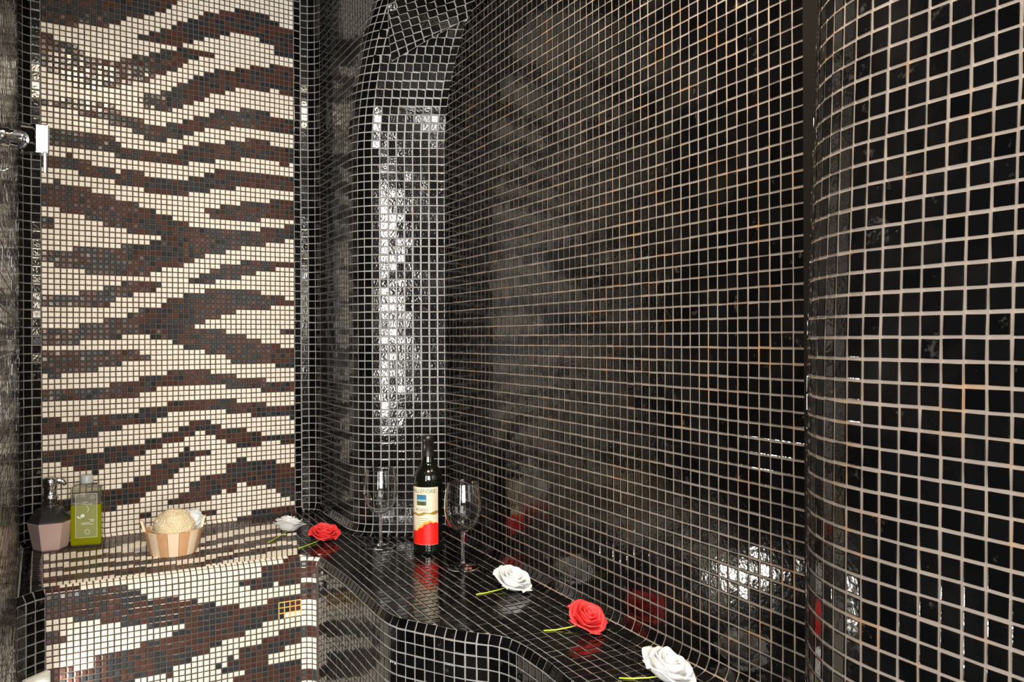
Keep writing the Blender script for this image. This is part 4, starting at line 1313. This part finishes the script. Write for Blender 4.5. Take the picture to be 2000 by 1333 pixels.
# ------------------------------------------------------------------ green shower gel bottle
M_GEL = plain('green_gel', (0.40, 0.44, 0.006), 0.05, Transmission_Weight=0.45, IOR=1.15)
M_CLEARP = plain('clear_plastic', (0.86, 0.88, 0.80), 0.08, Transmission_Weight=0.93, IOR=1.12)
M_CAP = plain('frosted_cap', (0.62, 0.66, 0.68), 0.35, Transmission_Weight=0.25)
M_PRINT = plain('white_print', (0.85, 0.87, 0.80), 0.5)
M_PANEL = plain('sheer_label', (0.80, 0.84, 0.62), 0.5, Alpha=0.11)
GX, GY = -1.142, 2.252
gel = thing('shower_gel_bottle', (GX, GY, SEAT), 'rectangular clear bottle two thirds full of green gel beside the soap dispenser', 'bottle')
face = Vector((0.30, -0.954, 0)).normalized()
side = Vector((-face.y, face.x, 0))
GM = Matrix(((side.x, -face.x, 0, GX), (side.y, -face.y, 0, GY), (0, 0, 1, SEAT), (0, 0, 0, 1)))


def gbox(name, x, y, z, sx, sy, sz, bev, mat, parent=gel, segs=2):
    return bevel_box(name, GM @ Matrix.Translation((x, y, z)), (sx, sy, sz), bev, mat, parent, segs)


gbox('gel', 0, 0, 0.0565, 0.0745, 0.0375, 0.108, 0.004, M_GEL)
gbox('clear_body', 0, 0, 0.1345, 0.0745, 0.0375, 0.047, 0.004, M_CLEARP)
gbox('base_block', 0, 0, 0.0022, 0.070, 0.034, 0.0044, 0.0015, M_CLEARP)
gbox('neck_plate', 0, 0, 0.1605, 0.058, 0.030, 0.006, 0.002, M_CLEARP)
GL = (GX, GY, SEAT)
lathe('neck', [(0.0, 0.1625), (0.0135, 0.1625), (0.0145, 0.166), (0.0, 0.166)], M_CLEARP, gel, GL, 28)
lathe('cap', [(0.0, 0.166), (0.0160, 0.166), (0.0165, 0.168), (0.0160, 0.185), (0.0140, 0.1875), (0.0, 0.188)], M_CAP, gel, GL, 32)
pan = gbox('label_panel', 0.002, -0.0193, 0.082, 0.052, 0.0006, 0.116, 0.0001, M_PANEL, segs=1)
for x, z, sx, sz in ((0.002, 0.140, 0.052, 0.0008), (0.002, 0.024, 0.052, 0.0008), (-0.024, 0.082, 0.0008, 0.116), (0.028, 0.082, 0.0008, 0.116),
                     (0.006, 0.112, 0.022, 0.0010), (0.001, 0.118, 0.010, 0.0010), (0.004, 0.0590, 0.030, 0.0011), (0.0005, 0.0625, 0.020, 0.0014),
                     (0.016, 0.0665, 0.009, 0.0012), (0.014, 0.0715, 0.013, 0.0012), (0.0155, 0.0690, 0.008, 0.0010)):
    gbox('print_line', x, -0.0198, z, sx, 0.0005, sz, 0.0001, M_PRINT, pan, 1)


def decal(name, pts, mat, parent):
    V = [GM @ Vector((x, y, z)) for y in (-0.0200, -0.0196) for x, z in pts]
    n = len(pts)
    F = [tuple(range(n)), tuple(range(2 * n - 1, n - 1, -1))] + [(i, n + i, n + (i + 1) % n, (i + 1) % n) for i in range(n)]
    return child(mesh_obj(name, V, F, mat), parent)


decal('leaf', [(-0.022, 0.083), (-0.015, 0.079), (-0.010, 0.075), (-0.013, 0.0745), (-0.019, 0.0765)], M_PRINT, pan)
decal('leaf', [(-0.013, 0.081), (-0.009, 0.087), (-0.003, 0.086), (-0.002, 0.081), (-0.006, 0.077), (-0.011, 0.078)], M_PRINT, pan)
ring = [(0.0165 + 0.0045 * math.cos(t * math.pi / 6), 0.1305 + 0.0045 * math.sin(t * math.pi / 6)) for t in range(12)]
for k in range(12):
    a, b2 = ring[k], ring[(k + 1) % 12]
    c = (0.0165, 0.1305)
    decal('emblem', [a, b2, (c[0] + (b2[0] - c[0]) * .75, c[1] + (b2[1] - c[1]) * .75), (c[0] + (a[0] - c[0]) * .75, c[1] + (a[1] - c[1]) * .75)], M_PRINT, pan) if k % 3 else None
for k in range(8):
    a, b2 = k * math.pi / 4 + .39, (k + 1) * math.pi / 4 + .39
    decal('emblem', [(0.004 + q * math.cos(t), 0.039 + q * 1.1 * math.sin(t)) for q, t in ((0.0062, a), (0.0062, b2), (0.0052, b2), (0.0052, a))], M_PRINT, pan)
for k in range(6):
    a, b2 = -1.2 + k * 0.45, -1.2 + (k + 1) * 0.45
    decal('swirl', [(0.001 + q * math.cos(t), 0.099 + q * 1.4 * math.sin(t)) for q, t in ((0.0066, a), (0.0066, b2), (0.0057, b2), (0.0057, a))], M_PRINT, pan)

# ------------------------------------------------------------------ wooden tub with loofah and bath puff
def wood(name, ca, cb):
    m, nt, b = new_mat(name)
    N, L = nt.nodes, nt.links
    tc = N.new('ShaderNodeTexCoord'); mp = N.new('ShaderNodeMapping')
    mp.inputs['Scale'].default_value = (160, 160, 12)
    L.new(tc.outputs['Object'], mp.inputs[0])
    n1 = N.new('ShaderNodeTexNoise'); n1.inputs['Scale'].default_value = 1.0; n1.inputs['Detail'].default_value = 3
    L.new(mp.outputs[0], n1.inputs['Vector'])
    mx = N.new('ShaderNodeMix'); mx.data_type = 'RGBA'
    mx.inputs[6].default_value = (*ca, 1); mx.inputs[7].default_value = (*cb, 1)
    L.new(n1.outputs[0], mx.inputs[0]); L.new(mx.outputs[2], b.inputs['Base Color'])
    b.inputs['Roughness'].default_value = 0.5
    return m


M_PINE = wood('pale_pine', (0.90, 0.74, 0.54), (0.82, 0.63, 0.43))
M_CEDAR = wood('tan_cedar', (0.70, 0.42, 0.22), (0.58, 0.31, 0.15))
TX, TY = -0.878, 2.172
TL = Vector((TX, TY, SEAT))
tub = thing('wooden_tub', TL, 'small wooden tub of alternating pale and tan staves', 'tub')
NS = 16
RB0, RT0, TH, TT = 0.0565, 0.0725, 0.062, 0.006
base_a = math.atan2(-TY, -TX)
ha = math.atan2(0.28, 1.0)
for k in range(NS):
    a0 = base_a + (k - 0.5) * 2 * math.pi / NS + 0.006
    a1 = base_a + (k + 0.5) * 2 * math.pi / NS - 0.006
    tall = k in (4, 12)
    hts = [0.0, TH] if not tall else [0.0, TH, TH + 0.020, TH + 0.026]
    V, F = [], []
    n = 5
    rows = []
    for z in hts:
        r = RB0 + (RT0 - RB0) * z / TH
        sh = 1.0
        if tall and z > TH + 0.022: sh = 0.6
        row = []
        for side_r in (r, r - TT):
            for i in range(n):
                am = (a0 + a1) / 2 + ((a0 + (a1 - a0) * i / (n - 1)) - (a0 + a1) / 2) * sh
                row.append(len(V)); V.append((TX + side_r * math.cos(am), TY + side_r * math.sin(am), SEAT + z))
        rows.append(row)
    for j in range(len(rows) - 1):
        A, B = rows[j], rows[j + 1]
        for i in range(n - 1):
            F.append((A[i], A[i + 1], B[i + 1], B[i]))
            F.append((A[n + i + 1], A[n + i], B[n + i], B[n + i + 1]))
        F.append((A[n - 1], A[2 * n - 1], B[2 * n - 1], B[n - 1]))
        F.append((A[n], A[0], B[0], B[n]))
    for row, flip in ((rows[0], True), (rows[-1], False)):
        for i in range(n - 1):
            q = (row[i], row[i + 1], row[n + i + 1], row[n + i])
            F.append(q[::-1] if flip else q)
    child(mesh_obj('stave', V, F, M_CEDAR if k % 2 else M_PINE), tub)
lathe('bottom_board', [(0.0, 0.003), (0.0505, 0.003), (0.0520, 0.010), (0.0, 0.010)], M_PINE, tub, TL, 32)
for k in (4, 12):
    a = base_a + k * 2 * math.pi / NS
    rr = RT0 + 0.003
    c = Vector((TX + rr * math.cos(a), TY + rr * math.sin(a), SEAT + TH + 0.012))
    d = Vector((math.cos(a), math.sin(a), 0))
    tube('handle_hole', [c - d * 0.006, c + d * 0.0022], 0.0052, M_INK, tub, 14)


def lumpy(name, ctr, rad, mat, sub, disp, seed, parent=None):
    bm = bmesh.new()
    bmesh.ops.create_icosphere(bm, subdivisions=sub, radius=1.0)
    from mathutils import noise
    for v in bm.verts:
        n = v.co.normalized()
        k = disp(n, noise)
        v.co = Vector((n.x * rad[0], n.y * rad[1], n.z * rad[2])) * k
    me = bpy.data.meshes.new(name); bm.to_mesh(me); bm.free()
    me.materials.append(mat)
    me.polygons.foreach_set('use_smooth', [True] * len(me.polygons))
    o = link(bpy.data.objects.new(name, me))
    o.location = ctr
    return o


m, nt, b = new_mat('loofah')
N, L = nt.nodes, nt.links
tc = N.new('ShaderNodeTexCoord')
wv = N.new('ShaderNodeTexVoronoi'); wv.feature = 'DISTANCE_TO_EDGE'; wv.inputs['Scale'].default_value = 170.0
nz = N.new('ShaderNodeTexNoise'); nz.inputs['Scale'].default_value = 60.0
mxv = N.new('ShaderNodeMix'); mxv.data_type = 'VECTOR'; mxv.inputs[0].default_value = 0.012
L.new(tc.outputs['Object'], nz.inputs['Vector'])
L.new(tc.outputs['Object'], mxv.inputs[4]); L.new(nz.outputs['Color'], mxv.inputs[5])
L.new(mxv.outputs[1], wv.inputs['Vector'])
rp = N.new('ShaderNodeMapRange'); rp.inputs[1].default_value = 0.0; rp.inputs[2].default_value = 0.35
L.new(wv.outputs['Distance'], rp.inputs[0])
mx = N.new('ShaderNodeMix'); mx.data_type = 'RGBA'
mx.inputs[6].default_value = (0.76, 0.57, 0.30, 1); mx.inputs[7].default_value = (0.95, 0.87, 0.70, 1)
L.new(rp.outputs[0], mx.inputs[0]); L.new(mx.outputs[2], b.inputs['Base Color'])
bn = N.new('ShaderNodeBump'); bn.inputs['Strength'].default_value = 0.9; bn.inputs['Distance'].default_value = 0.002
L.new(rp.outputs[0], bn.inputs['Height']); L.new(bn.outputs[0], b.inputs['Normal'])
b.inputs['Roughness'].default_value = 0.85
M_LOOFAH = m
o = lumpy('loofah_sponge', (TX + 0.006, TY - 0.010, SEAT + 0.066), (0.0515, 0.049, 0.048), M_LOOFAH, 5,
          lambda n, noise: 1 + 0.05 * noise.noise(n * 2.2) + 0.035 * abs(noise.noise(n * 14)) + 0.012 * noise.noise(n * 30), 3)
tag(o, 'round cream loofah sponge heaped in the wooden tub', 'sponge')
M_PUFF = plain('white_mesh_puff', (0.74, 0.76, 0.76), 0.6, Subsurface_Weight=0.3, Transmission_Weight=0.15)
o = lumpy('bath_puff', (TX + 0.040, TY + 0.020, SEAT + 0.078), (0.027, 0.024, 0.027), M_PUFF, 5,
          lambda n, noise: 1 + 0.16 * noise.noise(n * 3.0 + Vector((4, 1, 2))) + 0.16 * abs(noise.noise(n * 7)) + 0.03 * noise.noise(n * 20), 5)
tag(o, 'translucent white bath puff tucked behind the loofah in the tub', 'bath puff')

# ------------------------------------------------------------------ chrome shower mixer on the left wall
MC = Vector((-0.715, 1.250, CZ + 0.300))
ml = Vector((-0.765, 1.250, CZ + 0.300))
wn = Vector((0.872, 0.490, 0.0))
mixer = thing('shower_mixer', MC - wn * 0.055, 'chrome shower mixer with a square handle and thin lever, left edge', 'shower mixer')
tube('spindle', [MC - wn * 0.058, MC - wn * 0.028, MC - wn * 0.0275, MC - wn * 0.012], [0.0135, 0.0135, 0.0115, 0.0115], M_CHROME, mixer, 28)
tube('wall_plate', [MC - wn * 0.062, MC - wn * 0.056], 0.026, M_CHROME, mixer, 32)
MM = Matrix(((wn.x, 0.49, 0, MC.x), (wn.y, -0.872, 0, MC.y), (0, 0, 1, MC.z), (0, 0, 0, 1)))
sec = [(-0.014, -0.014), (-0.014, 0.000), (0.005, 0.016), (0.024, 0.016), (0.024, -0.014)]
bm = bmesh.new()
lo_v = [bm.verts.new(MM @ Vector((a, c, -0.021))) for a, c in sec]
hi_v = [bm.verts.new(MM @ Vector((a, c, 0.021))) for a, c in sec]
bm.faces.new(lo_v); bm.faces.new(hi_v[::-1])
for k in range(5):
    bm.faces.new((lo_v[k], hi_v[k], hi_v[(k + 1) % 5], lo_v[(k + 1) % 5]))
bmesh.ops.recalc_face_normals(bm, faces=bm.faces[:])
bmesh.ops.bevel(bm, geom=bm.edges[:], offset=0.0022, segments=2, affect='EDGES', profile=0.5)
me = bpy.data.meshes.new('handle'); bm.to_mesh(me); bm.free(); me.materials.append(M_CHROME)
child(link(bpy.data.objects.new('handle', me)), mixer)
bevel_box('lever', MM @ Matrix.Translation((0.018, 0.010, -0.030)), (0.0045, 0.007, 0.040), 0.0012, M_CHROME, mixer, 2)
q = MC - wn * 0.058 + Vector((0, 0, -0.050))
tube('hook', [q, q + wn * 0.024, q + wn * 0.030 + Vector((0, 0, 0.003))], 0.0028, M_CHROME, mixer, 12)

# ------------------------------------------------------------------ square step light at the foot of the left wall
fp, fn = FRONT.at((FS_W1 + FS_ZS) / 2 + 0.012)
fn3 = Vector((0.94, -0.342, 0)).normalized(); ft3 = Vector((0.342, 0.94, 0)).normalized()
LC = Vector((fp.x, fp.y, CZ - 0.765)) + fn3 * 0.0095
lamp = thing('step_light', LC, 'bright square step light low in the left corner', 'light')
LM = Matrix(((ft3.x, 0, fn3.x, LC.x), (ft3.y, 0, fn3.y, LC.y), (0, 1, 0, LC.z), (0, 0, 0, 1)))
M_LAMPBODY = plain('lamp_housing', (0.70, 0.70, 0.66), 0.35)
bevel_box('housing', LM, (0.062, 0.080, 0.014), 0.003, M_LAMPBODY, lamp, 2)
m, nt, b = new_mat('lamp_lens')
b.inputs['Base Color'].default_value = (0.9, 0.9, 0.85, 1)
b.inputs['Emission Color'].default_value = (1.0, 0.96, 0.86, 1)
b.inputs['Emission Strength'].default_value = 60.0
V = []; F = []
for k in range(28):
    a = 2 * math.pi * k / 28
    V.append(LM @ Vector((0.022 * math.cos(a), 0.022 * math.sin(a), 0.0072)))
    V.append(LM @ Vector((0.020 * math.cos(a), 0.020 * math.sin(a), 0.0092)))
for k in range(28):
    d = (k + 1) % 28
    F.append((2 * k, 2 * d, 2 * d + 1, 2 * k + 1))
F.append(tuple(2 * k + 1 for k in range(28)))
child(mesh_obj('lens', V, F, m), lamp)
ld = bpy.data.lights.new('step_light_beam', 'AREA'); ld.shape = 'DISK'; ld.size = 0.04; ld.energy = 2.2; ld.color = (1.0, 0.95, 0.84)
lo = bpy.data.objects.new('step_light_beam', ld)
lo.location = LC + fn3 * 0.011
lo.rotation_euler = (-fn3).to_track_quat('Z', 'Y').to_euler()
COL.objects.link(lo)
child(lo, lamp)
